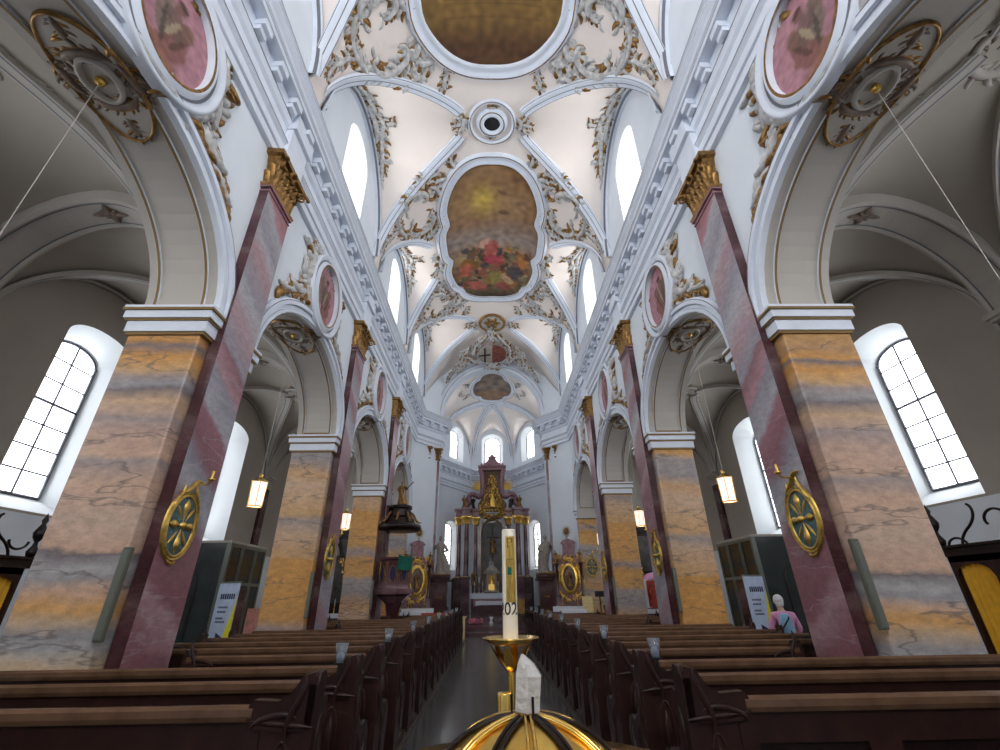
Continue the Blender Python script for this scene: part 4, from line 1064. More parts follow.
# candle cups clipped on pew ends
def cup():
    t = thing('pew_candle', 'x', 'candle')
    m = M.get('clearglass') or mk('clear_glass', (.85, .92, 1), .05)
    m.node_tree.nodes['Principled BSDF'].inputs['Transmission Weight'].default_value = .85; M['clearglass'] = m
    mb = MB(); mb.lathe([(.030, 0), (.036, .0), (.058, .15), (.054, .15), (.034, .008)], n=12); mb.build('glass_cup', 'clearglass', t)
    mb = MB(); mb.lathe([(0.0, .008), (.034, .008), (.036, .12), (0, .122)], n=12); mb.build('wax', 'white', t)
    mb = MB(); mb.box((-.012, -.03, -.10), (.012, -.018, .0)); mb.box((-.05, -.03, -.012), (.05, .03, 0)); mb.build('clip', 'iron', t)
    return t
pc = None
for s in (-1, 1):
    for n in range(1, 16, 2):
        o = pc = cup() if pc is None else copy_tree(pc)
        o.location = (s * (AX0 + .16), PEWY0 + PITCH * n - .03 - (.1 if False else 0), 1.19)
        o['label'] = 'white candle in a clear cup on the %s pew end %s of the aisle' % (ORD[n], SIDE[s]); o['group'] = 'candle cups on the pew ends'

# ---- wheel medallions, column speakers, lanterns
def medallion(loc, rot, label):
    t = thing('wheel_medallion', label, 'medallion', loc, 'gilded wheel medallions'); t.rotation_euler = rot   # local: x out of wall, y along, z up
    F = lambda u, v, h: V((h, u, v))
    P = [(x * .27, y * .38) for x, y in circ(1)]
    mb = MB(); rows = [[F(x * q, y * q, .02 + .02 * (1 - q)) for x, y in P] for q in (.01, .5, 1)]; mb.grid(rows, 0, True, True); disc = mb.build('dark_disc', 'teal', t)
    picture_frame('rim', F, P, [(-.01, 0), (-.012, .035), (.008, .045), (.02, .025), (.035, .025), (.05, .045), (.062, .0)], ['oldgold'], t)
    mb = MB()
    for a in range(0, 360, 45):
        r = math.radians(a); L = .9
        pts = [(.27 * L * q * math.cos(r), .38 * L * q * math.sin(r)) for q in lin(.08, 1, 9)]
        ridge(mb, F, pts, [q * (1 if a % 90 == 0 else .45) for q in (.012, .014, .02, .03, .042, .052, .05, .03, .008)], 0, .8, .03)
    mb.lathe([(.05, 0), (.04, .05), (0, .06)], (0, 0, 0), 10)
    k = len(mb.v) - 30; mb.v[k:] = [(z + .03, x, y) for x, y, z in mb.v[k:]]
    mb.build('leaf_cross', 'oldgold', disc)
    mb = MB()
    for st, r in ((stroke2(.0, .52, 60, .5, -4, -8, True), .028), (stroke2(.18, .36, -50, .45, -2, -9, True), .026), (stroke2(-.2, .34, 50, .4, 3, 9, True), .02), (stroke2(.27, .1, -80, .3, 2, 8, True), .02), (stroke2(0, -.47, 0, .2, 8, 9), .02)):
        ridge(mb, F, st, taper(len(st), r), 0, 1.6, .02)
    mb.build('scroll_ornament', 'oldgold', t)
    mb = MB(); mb.tube([F(.05, .56, .05), F(.06, .56, .18), F(.06, .60, .22)], .014, 6); mb.lathe([(0, 0), (.04, .01), (.05, .04), (.045, .045)], (.22, .06, .60), 10); mb.lathe([(.018, .0), (.018, .12), (0, .13)], (.22, .06, .63), 8); mb.build('candle_arm', 'gold', t)
    return t
for s in (-1, 1):
    for k in range(3):
        medallion((s * (XW - .17), PC[k + 1] - .15, 2.60), (0, 0, 0 if s < 0 else PI), 'gilded wheel medallion on the %s purple pilaster of the %s row' % (ORD[k], SIDE[s]))
medallion((4.92, PC[4] - HP - .012, 2.95), (0, 0, -PI / 2), 'gilded wheel medallion facing the camera on the fourth pier at the right')
for s in (-1, 1):
    for k in range(4):
        yc = PC[k + 1]
        t = thing('column_speaker', 'slim grey column speaker on the edge of the %s pier on the %s' % (ORD[k], SIDE[s]), 'loudspeaker', (s * (XW - .03), yc - HP - .09, 1.30), 'column speakers on the piers')
        mb = MB(); mb.box((-.045, -.03, 0), (.045, .045, .98)); mb.build('case', 'speaker', t, .012)
        mb = MB(); mb.box((-.036, -.04, .03), (.036, -.028, .95)); mb.build('grille', 'aluminium', t)
def lantern():
    t = thing('hanging_lantern', 'x', 'lantern', group='lanterns hanging under the nave arches')
    mb = MB()
    for a in range(6):
        x, y = .15 * math.cos(PI * a / 3), .15 * math.sin(PI * a / 3); mb.tube([(x, y, 0), (x * 1.12, y * 1.12, .5)], .008, 4)
    for z, r in ((0, .15), (.5, .168)): mb.tube([(r * math.cos(PI * a / 3), r * math.sin(PI * a / 3), z) for a in range(7)], .012, 4)
    mb.lathe([(.17, .5), (.06, .58), (.03, .62), (.04, .66), (0, .68)], n=6); mb.build('cage', 'brass', t)
    mb = MB(); mb.lathe([(.145, .005), (.16, .49)], n=6, sm=False); mb.build('glass_pane', 'lamp', t)
    mb = MB(); mb.lathe([(0, .1), (.04, .14), (.045, .3), (0, .36)], n=10); mb.build('lamp', 'bulb', t)
    return t
ln = None
for s in (-1, 1):
    for k, c in enumerate(BC):
        if k == 0: continue
        o = ln = lantern() if ln is None else copy_tree(ln)
        zz = 3.42 if k == 1 else 3.75
        o.location = (s * 4.955, c, zz); o['label'] = 'small glass lantern hanging under the %s arch on the %s' % (ORD[k], SIDE[s])
        mb = MB(); mb.tube([(s * 4.955, c, zz + .67), (s * 4.955, c, ZS + RB - .1)], .007, 5); tag(mb.build('lantern_cord', 'rope'), 'thin cord holding the lantern of the %s arch on the %s' % (ORD[k], SIDE[s]), 'cord')
# brown wall pilasters of the aisles
for s in (-1, 1):
    for k in (1, 2, 3):
        yc = PC[k]
        t = thing('aisle_pilaster', 'dark brown marble pilaster on the %s aisle wall, %s from the camera' % (SIDE[s], ORD[k - 1]), 'pilaster', (s * XO, yc, 0), 'brown pilasters of the aisle walls')
        t.rotation_euler = (0, 0, 0 if s < 0 else PI)
        mb = MB(); mb.box((.0, -.2, 0), (.12, .2, 5.75)); mb.build('shaft', 'darkmarble', t)
        mb = MB(); mb.box((0, -.24, 5.75), (.16, .24, 5.85)); mb.box((0, -.22, 5.85), (.14, .22, 6.1)); mb.build('capital', 'aisleband', t)
        mb = MB(); mb.box((0, -.32, 6.1), (.22, .32, 6.16)); mb.box((0, -.36, 6.16), (.28, .36, 6.26)); mb.build('impost', ['aisleband'], t)

# ---- confessionals
for s in (-1, 1):
    t = thing('confessional', 'carved wooden confessional with yellow curtains against the %s aisle wall' % SIDE[s], 'confessional', (s * 9.36, 7.6, 0)); t.rotation_euler = (0, 0, 0 if s < 0 else PI)
    D, Hh, W2 = .95, 2.25, 1.15
    mb = MB(); mb.box((.02, -W2, .06), (.1, W2, Hh)); mb.box((.02, -W2, .0), (D, W2, .12)); mb.box((.02, -W2, Hh - .1), (D, W2, Hh))
    for y in (-W2, -.42, .36, W2 - .06): mb.box((.02, y, .1), (D, y + .06, Hh))
    mb.build('case', 'woodred', t)
    for a, b in ((-W2 + .06, -.42), (-.36, .36), (.42, W2 - .06)):
        c = (a + b) / 2; hw = (b - a) / 2
        mb = MB(); mb.box((D - .04, a, .12), (D, b, .62)); mb.build('door', 'woodred', t); mb = MB(); ss = lin(a, b, 13)
        for p, q in zip(ss, ss[1:]):
            h = lambda y: 1.90 + .22 * math.sqrt(max(0, 1 - ((y - c) / hw) ** 2)); mb.add([(D, p, h(p)), (D, q, h(q)), (D, q, Hh), (D, p, Hh)], [(0, 1, 2, 3)])
        mb.build('arched_head', 'woodred', t)
        mb = MB(); mb.grid([[(D - .08 + .03 * math.sin(60 * y), y, z) for y in lin(a, b, 50)] for z in (.62, 1.4, 2.14)]); mb.build('curtain', 'curtain', t)
    mb = MB(); mb.box((0, -W2 - .08, Hh), (D + .1, W2 + .08, Hh + .06)); mb.box((0, -W2 - .04, Hh + .06), (D + .05, W2 + .04, Hh + .14)); mb.box((0, -W2 - .1, Hh + .14), (D + .14, W2 + .1, Hh + .18)); mb.build('cornice', 'wood', t)
    mb = MB()
    for y in (-W2, W2): mb.lathe([(0, 0), (.07, .02), (.09, .1), (.04, .2), (.03, .26), (.08, .34), (.1, .42), (.06, .52), (.03, .58), (.05, .64), (.0, .78)], (D, y, Hh + .18), 10)
    F = lambda u, v, h: V((D - .02 + h, u, Hh + .18 + v))
    for st in (stroke2(.55, .25, -30, 1.0, -1.5, -9, True), stroke2(-.55, .25, 30, 1.0, 1.5, 9, True), stroke2(0, .5, 0, .7, -4, -9), stroke2(.85, .12, 0, .5, 4, 9), stroke2(-.85, .12, 0, .5, -4, -9)):
        mb.tube([F(a, b, 0) for a, b in st], .022, 6)
    mb.build('scroll_cresting', 'wood', t)

# ---- glazed draught lobbies, banners, poster
for s in (-1, 1):
    t = thing('glazed_lobby', 'dark green glazed draught lobby with metal framed doors in the %s aisle' % SIDE[s], 'lobby', (s * 9.36, 12.95, 0)); 
    x1, y1, h = -s * 2.2, 2.05, 3.1      # towards nave, towards altar
    P = lambda a, b, z: (x1 * a, y1 * b, z)
    mb = MB(); 
    def pb(a0, a1, b0, b1, z0, z1, mi=0):
        xs = sorted((x1 * a0, x1 * a1)); mb.box((xs[0], y1 * b0, z0), (xs[1], y1 * b1, z1), mi)
    pb(0, 1, 0, .02, 0, h); mb.build('front_panel', 'greenglass', t); mb = MB(); pb(0, 1, .98, 1, 0, h); mb.build('rear_panel', 'greenglass', t)
    mb = MB(); pb(0, 1.01, -.01, 1.01, h, h + .06); mb.build('flat_top', 'aisleband', t)
    mb = MB(); pb(.985, 1.0, .03, .97, .1, h - .08); mb.build('glass_wall', 'lobbyglass', t)
    mb = MB()
    for b in (0, .28, .33, .66, .71, .975): pb(.98, 1.012, b, b + .025, 0, h)
    for z in (0, 2.05, h - .09): pb(.98, 1.01, 0, 1, z, z + .08)
    pb(.955, 1.01, -.012, .015, 0, h); mb.build('frame', 'aluminium', t)
    mb = MB(); pb(.99, 1.02, .36, .64, .1, 2.0); mb.build('door', 'darkmarble', t)
    mb = MB(); cx = .45
    pts = [(cx * x1 - .55, .3)] + [(cx * x1 - .55 * math.cos(PI * i / 16), 2.0 + .5 * math.sin(PI * i / 16)) for i in range(17)] + [(cx * x1 + .55, .3)]
    mb.tube([(a, -.01, z) for a, z in pts], .035, 6); mb.build('arched_door_moulding', 'greenglass', t)
    mb = MB(); mb.tube([(cx * x1 + .3 * s, -.02, 1.0), (cx * x1 + .3 * s, -.06, 1.05), (cx * x1 + .3 * s, -.06, 1.45), (cx * x1 + .3 * s, -.02, 1.5)], .015, 6); mb.build('door_handle', 'iron', t)
def textmesh(s_, size, name, mat, parent, F, bold=0.0):
    cu = bpy.data.curves.new('t', 'FONT'); cu.body = s_; cu.size = size; cu.align_x = 'CENTER'; cu.align_y = 'CENTER'; cu.offset = bold
    o = bpy.data.objects.new('t', cu); COL.objects.link(o); dg = bpy.context.evaluated_depsgraph_get(); dg.update()
    me = bpy.data.meshes.new_from_object(o.evaluated_get(dg)); bpy.data.objects.remove(o)
    for v in me.vertices: v.co = F(v.co.x, v.co.y)
    me.materials.clear(); me.materials.append(M[mat]); q = bpy.data.objects.new(name, me); COL.objects.link(q); q.parent = parent; return q
for s in (-1, 1):
    t = thing('roll_up_banner', 'tall blue white roll up banner with a yellow wedge by the %s lobby' % SIDE[s], 'banner', (s * 6.68, 12.5, 0)); t.rotation_euler = (0, 0, s * .3)
    mb = MB(); mb.box((-.32, -.02, .08), (.32, .0, 2.08)); mb.build('print', 'printwhite', t)
    mb = MB(); mb.box((-.34, -.1, 0), (.34, .08, .08)); mb.box((-.34, -.03, 2.08), (.34, .02, 2.12)); mb.build('base', 'aluminium', t)
    mb = MB(); mb.add([(.32, -.025, 1.75), (.32, -.025, .3), (-.02, -.025, .3)], [(0, 1, 2)]); mb.build('yellow_wedge', 'yellow', t)
    mb = MB(); mb.add([(-.05, -.024, .5), (.28, -.024, .5), (.1, -.024, .9), (-.1, -.024, 1.0)], [(0, 1, 2, 3)]); mb.build('dark_blue_patch', 'blue', t)
    mb = MB()
    for (x0, x1_, z0, z1_) in ((-.2, .22, 1.72, 1.84), (-.2, .1, 1.52, 1.56), (-.2, .05, 1.42, 1.46), (-.2, -.02, 1.28, 1.32), (-.2, .1, 1.2, 1.24)):
        x = x0; 
        while x < x1_: w_ = .03 if z1_ - z0 < .1 else .045; mb.add([(x, -.025, z0), (x + w_, -.025, z0), (x + w_, -.025, z1_), (x, -.025, z1_)], [(0, 1, 2, 3)]); x += w_ * 1.45
    mb.build('lettering', 'blue', t)
t = thing('poster_stand', 'small pink poster on a stand beside the left banner', 'poster', (-6.1, 12.9, 0)); t.rotation_euler = (0, 0, -.3)
mb = MB(); mb.box((-.25, -.02, .85), (.2, 0, 1.5)); mb.build('poster', 'posterpink', t); mb = MB(); mb.box((-.03, 0, 0), (.03, .04, 1.5)); mb.box((-.2, -.15, 0), (.2, .15, .03)); mb.build('stand', 'iron', t)

# ---- person seen from behind
def skinned(name, nodes, edges, mat, parent, sub=2):
    me = bpy.data.meshes.new(name); me.from_pydata([n[0] for n in nodes], edges, []); me.materials.append(M[mat])
    o = bpy.data.objects.new(name, me); COL.objects.link(o); o.parent = parent
    md = o.modifiers.new('skin', 'SKIN')
    for i, n in enumerate(nodes):
        r = n[1]; me.skin_vertices[0].data[i].radius = (r if isinstance(r, tuple) else (r, r))
    me.skin_vertices[0].data[0].use_root = True; md.use_smooth_shade = True
    sb = o.modifiers.new('sub', 'SUBSURF'); sb.levels = sub; sb.render_levels = sub
    return o
def person():
    t = thing('person', 'white haired person in pink shirt and blue vest, seen from behind by the right lobby', 'person', (5.98, 10.35, 0)); t.rotation_euler = (0, 0, -.25)
    J = [((0, 0, .90), .13), ((0, .0, 1.08), (.15, .11)), ((0, .03, 1.24), (.16, .11)), ((0, .05, 1.33), .09), ((0, .06, 1.39), .055), ((0, .09, 1.47), .075), ((0, .10, 1.55), .085), ((0, .10, 1.60), .06),
         ((-.18, .03, 1.27), .06), ((-.27, .06, 1.02), .045), ((-.20, .22, .88), .035), ((-.16, .27, .86), .03),
         ((.18, .03, 1.27), .06), ((.27, .06, 1.02), .045), ((.20, .22, .88), .035), ((.16, .27, .86), .03),
         ((-.1, 0, .82), .1), ((-.11, .02, .47), .065), ((-.11, -.02, .09), .045), ((-.11, .12, .04), .04), ((.1, 0, .82), .1), ((.11, .02, .47), .065), ((.11, -.02, .09), .045), ((.11, .12, .04), .04)]
    E_ = [(0, 1), (1, 2), (2, 3), (3, 4), (4, 5), (5, 6), (6, 7), (2, 8), (8, 9), (9, 10), (10, 11), (2, 12), (12, 13), (13, 14), (14, 15), (0, 16), (16, 17), (17, 18), (18, 19), (0, 20), (20, 21), (21, 22), (22, 23)]
    bd = skinned('body', J, E_, 'skin', t)
    sh_ = [((0, 0, .84), .15), ((0, .0, 1.08), (.175, .13)), ((0, .03, 1.25), (.18, .125)), ((0, .05, 1.335), .085), ((-.185, .03, 1.27), .075), ((-.27, .06, 1.02), .062), ((-.22, .18, .91), .05), ((.185, .03, 1.27), .075), ((.27, .06, 1.02), .062), ((.22, .18, .91), .05)]
    skinned('pink_shirt', sh_, [(0, 1), (1, 2), (2, 3), (2, 4), (4, 5), (5, 6), (2, 7), (7, 8), (8, 9)], 'pinkshirt', t)
    skinned('blue_vest', [((0, -.005, .88), .155), ((0, -.01, 1.05), (.178, .142)), ((0, .015, 1.24), (.17, .138)), ((0, .04, 1.32), .092)], [(0, 1), (1, 2), (2, 3)], 'bluevest', t)
    skinned('trousers', [((0, 0, .84), .14), ((-.1, 0, .78), .105), ((-.11, .02, .47), .08), ((-.11, -.02, .12), .065), ((.1, 0, .78), .105), ((.11, .02, .47), .08), ((.11, -.02, .12), .065)], [(0, 1), (1, 2), (2, 3), (0, 4), (4, 5), (5, 6)], 'beige', t)
    mb = MB(); ell(mb, (0, .075, 1.56), (.098, .10, .105)); ell(mb, (0, .04, 1.49), (.08, .06, .07)); mb.build('hair', 'whitehair', t)
    mb = MB(); mb.tube([(.15, .10, 1.33), (.05, -.13, 1.22), (-.14, -.14, 1.0), (-.22, -.05, .86)], .014, 6); ell(mb, (-.24, -.05, .78), (.06, .10, .12)); mb.build('shoulder_bag', 'iron', t)
    for sx in (-1, 1):
        mb = MB(); ell(mb, (sx * .035, .178, 1.53), (.012, .008, .008)); mb.build('eye', 'black', bd)
        mb = MB(); ell(mb, (sx * .088, .09, 1.52), (.012, .022, .035)); mb.build('ear', 'skin', bd)
        for f in range(5):
            b = V((sx * .16, .27, .86)); L_ = (.05, .058, .06, .052, .045)[f]
            mb = MB(); mb.tube([b, b + V((-sx * .012 * (f - 1.5), .035, -.01)), b + V((-sx * .014 * (f - 1.5), .035 + L_ * .6, -.03))], [.011, .01, .008], 6); mb.build('finger', 'skin', bd)
    mb = MB(); ell(mb, (0, .19, 1.505), (.014, .022, .025)); mb.build('nose', 'skin', bd)
    mb = MB(); mb.tube([(-.025, .185, 1.468), (0, .192, 1.466), (.025, .185, 1.468)], .006, 6); mb.build('mouth', 'rose', t)
    return t

person()
# ---- sanctuary steps
mb = MB(); mb.box((-4.3, 24.3, 0), (4.3, 39, .14)); mb.box((-3.1, 26.6, .14), (3.1, 39, .30)); mb.box((-4.4, 29.5, .30), (4.4, 39, .62)); mb.box((-2.6, 29.0, .1), (2.6, 29.5, .46))
struct(mb.build('sanctuary_floor', 'darkmarble'), 'dark stepped floor of the sanctuary')

# ---- statue builder (robed figure)
def statue(parent, o, h, mat, arm=1, seed=0, name='figure'):
    mb = MB(); rr = random.Random(seed); rows = []
    for j in range(17):
        q = j / 16; z = q * h * .80
        r = h * (.165 - .05 * q + .03 * math.sin(q * 5 + seed)); 
        if q > .9: r *= (1 - q) * 6 + .38
        cx = .05 * h * math.sin(q * 3.2 + seed)
        rows.append([(o[0] + cx + r * (1 + .16 * math.sin(5 * a + q * 4 + seed) + .08 * math.sin(11 * a - q * 6)) * math.cos(a), o[1] + .8 * r * (1 + .16 * math.sin(5 * a + q * 4)) * math.sin(a), o[2] + z) for a in lin(0, 2 * PI, 29)[:-1]])
    mb.grid(rows, 0, True, True)
    cx = .05 * h * math.sin(3.2 + seed)
    ell(mb, (o[0] + cx * .8, o[1] - .02 * h, o[2] + h * .90), (.052 * h, .06 * h, .075 * h)); ell(mb, (o[0] + cx * .8, o[1] - .05 * h, o[2] + h * .85), (.035 * h, .03 * h, .045 * h))
    sx = arm
    mb.tube([(o[0] + cx + sx * .09 * h, o[1], o[2] + .74 * h), (o[0] + sx * .2 * h, o[1] - .08 * h, o[2] + .62 * h), (o[0] + sx * .17 * h, o[1] - .17 * h, o[2] + .72 * h)], [.05 * h, .042 * h, .022 * h], 8)
    mb.tube([(o[0] + cx - sx * .09 * h, o[1], o[2] + .74 * h), (o[0] - sx * .17 * h, o[1] - .06 * h, o[2] + .58 * h), (o[0] - sx * .05 * h, o[1] - .15 * h, o[2] + .52 * h)], [.05 * h, .045 * h, .022 * h], 8)
    return mb.build(name, mat, parent)
for s in (-1, 1):
    t = thing('statue_pedestal', 'dark red marble pedestal on the %s of the chancel opening' % SIDE[s], 'pedestal', (s * 2.72, 25.2, .14))
    mb = MB(); mb.box((-.42, -.42, 0), (.42, .42, .35)); mb.box((-.34, -.34, .35), (.34, .34, 2.25)); mb.box((-.4, -.4, 2.25), (.4, .4, 2.4)); mb.box((-.46, -.46, 2.4), (.46, .46, 2.58)); mb.build('block', 'darkmarble', t, .02)
    mb = MB(); mb.box((-.47, -.47, 2.58), (.47, .47, 2.62)); mb.build('gilded_edge', 'golddark', t)
    F = lambda u, v, h: V((u, -.34 - h, v)); w_, g_ = rocaille(F, [(0, 1.5, 0, .4, 6, 9, False, .03), (0, .9, 0, .4, -6, -9, False, .03)], 1.2, 4, lk=.8); w_.build('gilded_relief', 'golddark', t)
    t = thing('statue', 'grey stone saint in flowing robes on the pedestal %s of the chancel opening' % SIDE[s], 'statue', (s * 2.72, 25.2, 2.76))
    mb = MB(); mb.lathe([(0, 0), (.36, 0), (.34, .08), (.30, .1), (0, .1)], n=16); mb.build('base', 'stone', t)
    statue(t, (0, 0, .08), 1.85, 'stone', s, 1.5 if s < 0 else 4.2)
    if s > 0:
        mb = MB(); mb.tube([(-.30, -.28, .3), (-.36, -.28, 2.1)], .02, 6); mb.tube([(-.36 + .1 * math.sin(a), -.28, 2.18 + .1 * math.cos(a)) for a in lin(PI, PI * 2.6, 12)], .02, 6); mb.build('crosier', 'golddark', t)

# ---- side altars on the splayed walls
def candle_stick(t, x, y, z, h=.35, mat='gold'):
    mb = MB(); mb.lathe([(.06, 0), (.05, .02), (.015, .05), (.025, h * .3), (.012, h * .5), (.035, h * .58), (.0, h * .6)], (x, y, z), 8); mb.build('candlestick', mat, t)
    mb = MB(); mb.lathe([(.014, h * .58), (.014, h), (0, h + .01)], (x, y, z), 8); mb.build('candle', 'wax', t)
for s in (-1, 1):
    t = thing('side_altar', 'gilded side altar with an oval picture and sunburst before the %s splayed wall' % SIDE[s], 'altar', (s * 3.78, 24.15, .14)); t.rotation_euler = (0, 0, -s * .45); t.scale = (.86, 1, 1)
    mb = MB(); mb.box((-.85, -.35, 0), (.85, .35, .98)); mb.box((-.9, -.42, .98), (.9, .38, 1.06)); mb.build('altar_block', 'rose', t, .01)
    mb = MB(); mb.box((-.92, -.44, 1.06), (.92, .30, 1.085)); mb.box((-.92, -.45, .86), (.92, -.435, 1.085)); mb.build('white_cloth', 'white', t)
    mb = MB()
    prof = [(-.80, 1.08), (-.80, 1.5), (-.62, 1.55), (-.62, 2.9), (-.82, 3.05), (-.78, 3.25), (-.5, 3.3), (-.35, 3.45), (-.33, 3.9), (-.45, 3.98), (-.3, 4.12), (0, 4.2)]
    poly = prof + [(-a, b) for a, b in prof[::-1][1:]]
    mb.prism(poly, lambda p, k: (p[0], .12 + .16 * k, p[1])); mb.build('retable', 'rose', t)
    F = lambda u, v, h: V((u, .12 - h, 2.30 + v))
    P = [(x * .36, y * .56) for x, y in circ(1)]
    mb = MB(); mb.add([F(x, y, .03) for x, y in P], [tuple(range(48))]); mb.build('oval_picture', 'woodtop', t)
    picture_frame('gold_oval_frame', F, P, [(-.01, .02), (-.02, .1), (.04, .14), (.08, .08), (.14, .1), (.17, 0)], ['gold'], t)
    statue(t, (0, .02, 1.95), .72, 'golddark', 1, 2.0, 'relief_figure')
    w_, g_ = rocaille(F, [(.62, .1, 95, 1.2, 1, 7, True, .06), (-.62, .1, 85, 1.2, -1, -7, True, .06), (0, .95, 0, .8, -2.4, -8, False, .06), (.45, -.75, 20, .8, 2, 8, True, .06), (-.45, -.75, -20, .8, -2, -8, True, .06), (.75, .9, 120, .6, 3, 8, True, .05), (-.75, .9, 60, .6, -3, -8, True, .05)], 1.5, seed=13, goldshare=.4)
    w_.build('gilded_scrollwork', 'gold', t); g_.build('gilded_leaves', 'golddark', t)
    for sx in (-1, 1):
        mb = MB(); mb.lathe([(.10, 1.5), (.08, 1.56), (.075, 2.85), (.1, 2.9), (.13, 3.02)], (sx * .74, .02, 0), 12); mb.build('column', 'darkmarble', t)
        statue(t, (sx * .76, 0, 3.05), .62, 'golddark', -sx, sx + 1, 'small_figure'); candle_stick(t, sx * .45, -.18, 1.085, .5)
    mb = MB(); mb.lathe([(.02, 4.15), (.03, 4.3)], (0, .1, 0), 8); ell(mb, (0, .1, 4.55), (.11, .06, .11)); rr = random.Random(3)
    for a in range(24):
        r = math.radians(a * 15); L_ = .34 if a % 2 else .26; mb.tube([(math.cos(r) * .1, .1, 4.55 + math.sin(r) * .1), (math.cos(r) * L_, .08, 4.55 + math.sin(r) * L_)], [.022, .004], 5)
    mb.build('sunburst', 'golddark', t)
    mb = MB()
    for i in range(130): 
        p = V((rr.uniform(-.55, .55), rr.uniform(-.32, -.08), 1.1 + rr.random() ** 1.5 * .42)); a = rr.uniform(0, 2 * PI); d = V((math.cos(a), math.sin(a), rr.uniform(-.2, .8))) * .07; e = d.cross(V((0, 0, 1))).normalized() * .025
        mb.add([p - d, p + e, p + d, p - e], [(0, 1, 2, 3)])
    o = tag(mb.build('altar_greenery', 'leaf'), 'green leafy arrangement on the %s side altar' % SIDE[s], 'plant'); o.parent = None; o.location = (s * 3.86, 24.0, .16); o.rotation_euler = (0, 0, -s * .45)
    t = thing('white_covered_table', 'low table with a white cloth in front of the %s side altar' % SIDE[s], 'table', (s * 3.55, 22.3, 0))
    mb = MB(); mb.box((-.55, -.3, 1.1), (.55, .3, 1.13)); mb.box((-.56, -.31, .8), (.56, -.295, 1.13)); mb.build('cloth', 'white', t)
    for sx in (-1, 1):
        for sy in (-1, 1): mb = MB(); mb.box((sx * .5 - .025, sy * .25 - .025, 0), (sx * .5 + .025, sy * .25 + .025, 1.1)); mb.build('leg', 'wood', t)

# ---- aisle altars at the far end of both aisles
def aisle_altar(s, red):
    t = thing('aisle_altar', 'altar at the end of the %s aisle with a %s' % (SIDE[s], 'red niche below a black picture' if red else 'dark picture between gilded columns'), 'altar', (s * 7.95, 23.9, 0))
    mb = MB(); mb.box((-.9, -.4, 0), (.9, .4, 1.02)); mb.build('altar_block', 'darkmarble', t)
    mb = MB(); mb.box((-.95, -.45, 1.02), (.95, .42, 1.06)); mb.box((-.95, -.46, .88), (.95, -.445, 1.06)); mb.build('white_cloth', 'white', t)
    mb = MB(); mb.box((-.93, -.455, .55), (.93, -.44, .88)); mb.build('blue_frontal', 'blue', t)
    mb = MB(); mb.box((-.85, .25, 1.06), (.85, .5, 5.4)); mb.box((-1.0, .1, 4.6), (1.0, .55, 4.8)); mb.build('retable', 'wood', t)
    mb = MB(); mb.box((-.5, .2, 1.5 if not red else 2.75), (.5, .26, 4.4)); mb.build('dark_picture', 'darkpic', t)
    for sx in (-1, 1):
        mb = MB(); mb.lathe([(.12, 1.3), (.09, 1.4), (.08, 4.35), (.13, 4.6)], (sx * .72, .1, 0), 12); mb.build('column', 'golddark' if not red else 'darkmarble', t)
    F = lambda u, v, h: V((u, .18 - h, v)); w_, g_ = rocaille(F, [(0, 5.1, 0, 1.2, -1.5, -7, False, .08), (.7, 4.95, -40, .8, -2, -8, True, .07), (-.7, 4.95, 40, .8, 2, 8, True, .07), (.6, 2.9, 90, 1.5, 1, 7, True, .05), (-.6, 2.9, 90, 1.5, 1, 7, True, .05), (0, 5.5, 90, .5, 3, 8, True, .07)], 1.3, seed=5, goldshare=.5)
    w_.build('scrollwork', 'golddark', t); g_.build('gilded_leaves', 'gold', t)
    if red:
        mb = MB(); mb.box((-.55, -.05, 1.10), (.55, .25, 2.35)); mb.build('niche', 'white', t); mb = MB(); mb.box((-.45, -.09, 1.15), (.45, -.05, 2.3)); mb.build('red_drapery', 'redcloth', t)
        statue(t, (-.2, -.2, 1.1), 1.1, 'redcloth', 1, 1, 'robed_figure'); statue(t, (.2, -.2, 1.1), .95, 'golddark', -1, 2, 'gilded_figure')
        mb = MB(); mb.lathe([(.55, 2.35), (.5, 2.5), (.3, 2.62), (0, 2.68)], (0, .1, 0), 16, sy=.4); mb.build('canopy', 'pinkshirt', t)
    else:
        statue(t, (0, .0, 3.6), 1.0, 'stone', 1, 1, 'figure'); candle_stick(t, -.4, -.1, 1.06, .6); candle_stick(t, .4, -.1, 1.06, .6)
aisle_altar(-1, False); aisle_altar(1, True)

# ---- pulpit on the third left pier
t = thing('pulpit', 'dark marble pulpit with a canopy topped by a figure on the third left pier', 'pulpit', (-3.72, PC[3] - .1, 0))
mb = MB(); mb.lathe([(.30, .0), (.32, .1), (.20, .2), (.17, .9), (.24, 1.25), (.30, 1.5), (.36, 1.6)], n=8, sm=False); mb.build('stem', 'darkmarble', t)
mb = MB(); mb.lathe([(.3, 1.5), (.55, 1.75), (.72, 1.82), (.74, 1.98), (.6, 2.02), (.58, 2.1), (.60, 2.95), (.7, 2.98), (.7, 3.06), (.5, 3.06)], n=8, sm=False, a0=PI / 8, a1=2 * PI + PI / 8); tub = mb.build('tub', 'altarmarble', t)
for a in range(8):
    an = PI / 8 + PI / 4 * a + PI / 8; c_, s_ = math.cos(an), math.sin(an)
    if c_ < -.8: continue
    F = lambda u, v, h, c_=c_, s_=s_: V((c_ * (.555 + h) - s_ * u, s_ * (.555 + h) + c_ * u, 2.5 + v))
    mb = MB(); mb.add([F(x * .11, y * .26, .015) for x, y in circ(1, 8)], [tuple(range(8))]); mb.build('inset', 'blue', tub)
    mb = MB(); mb.tube([F(x * .13, y * .29, .01) for x, y in circ(1, 8) + [(1, 0)]], .015, 5)
    for u in (-.2, .2): mb.tube([F(u, -.3, .01), F(u, .4, .01)], .015, 5)
    mb.build('panel_frame', 'golddark', tub)
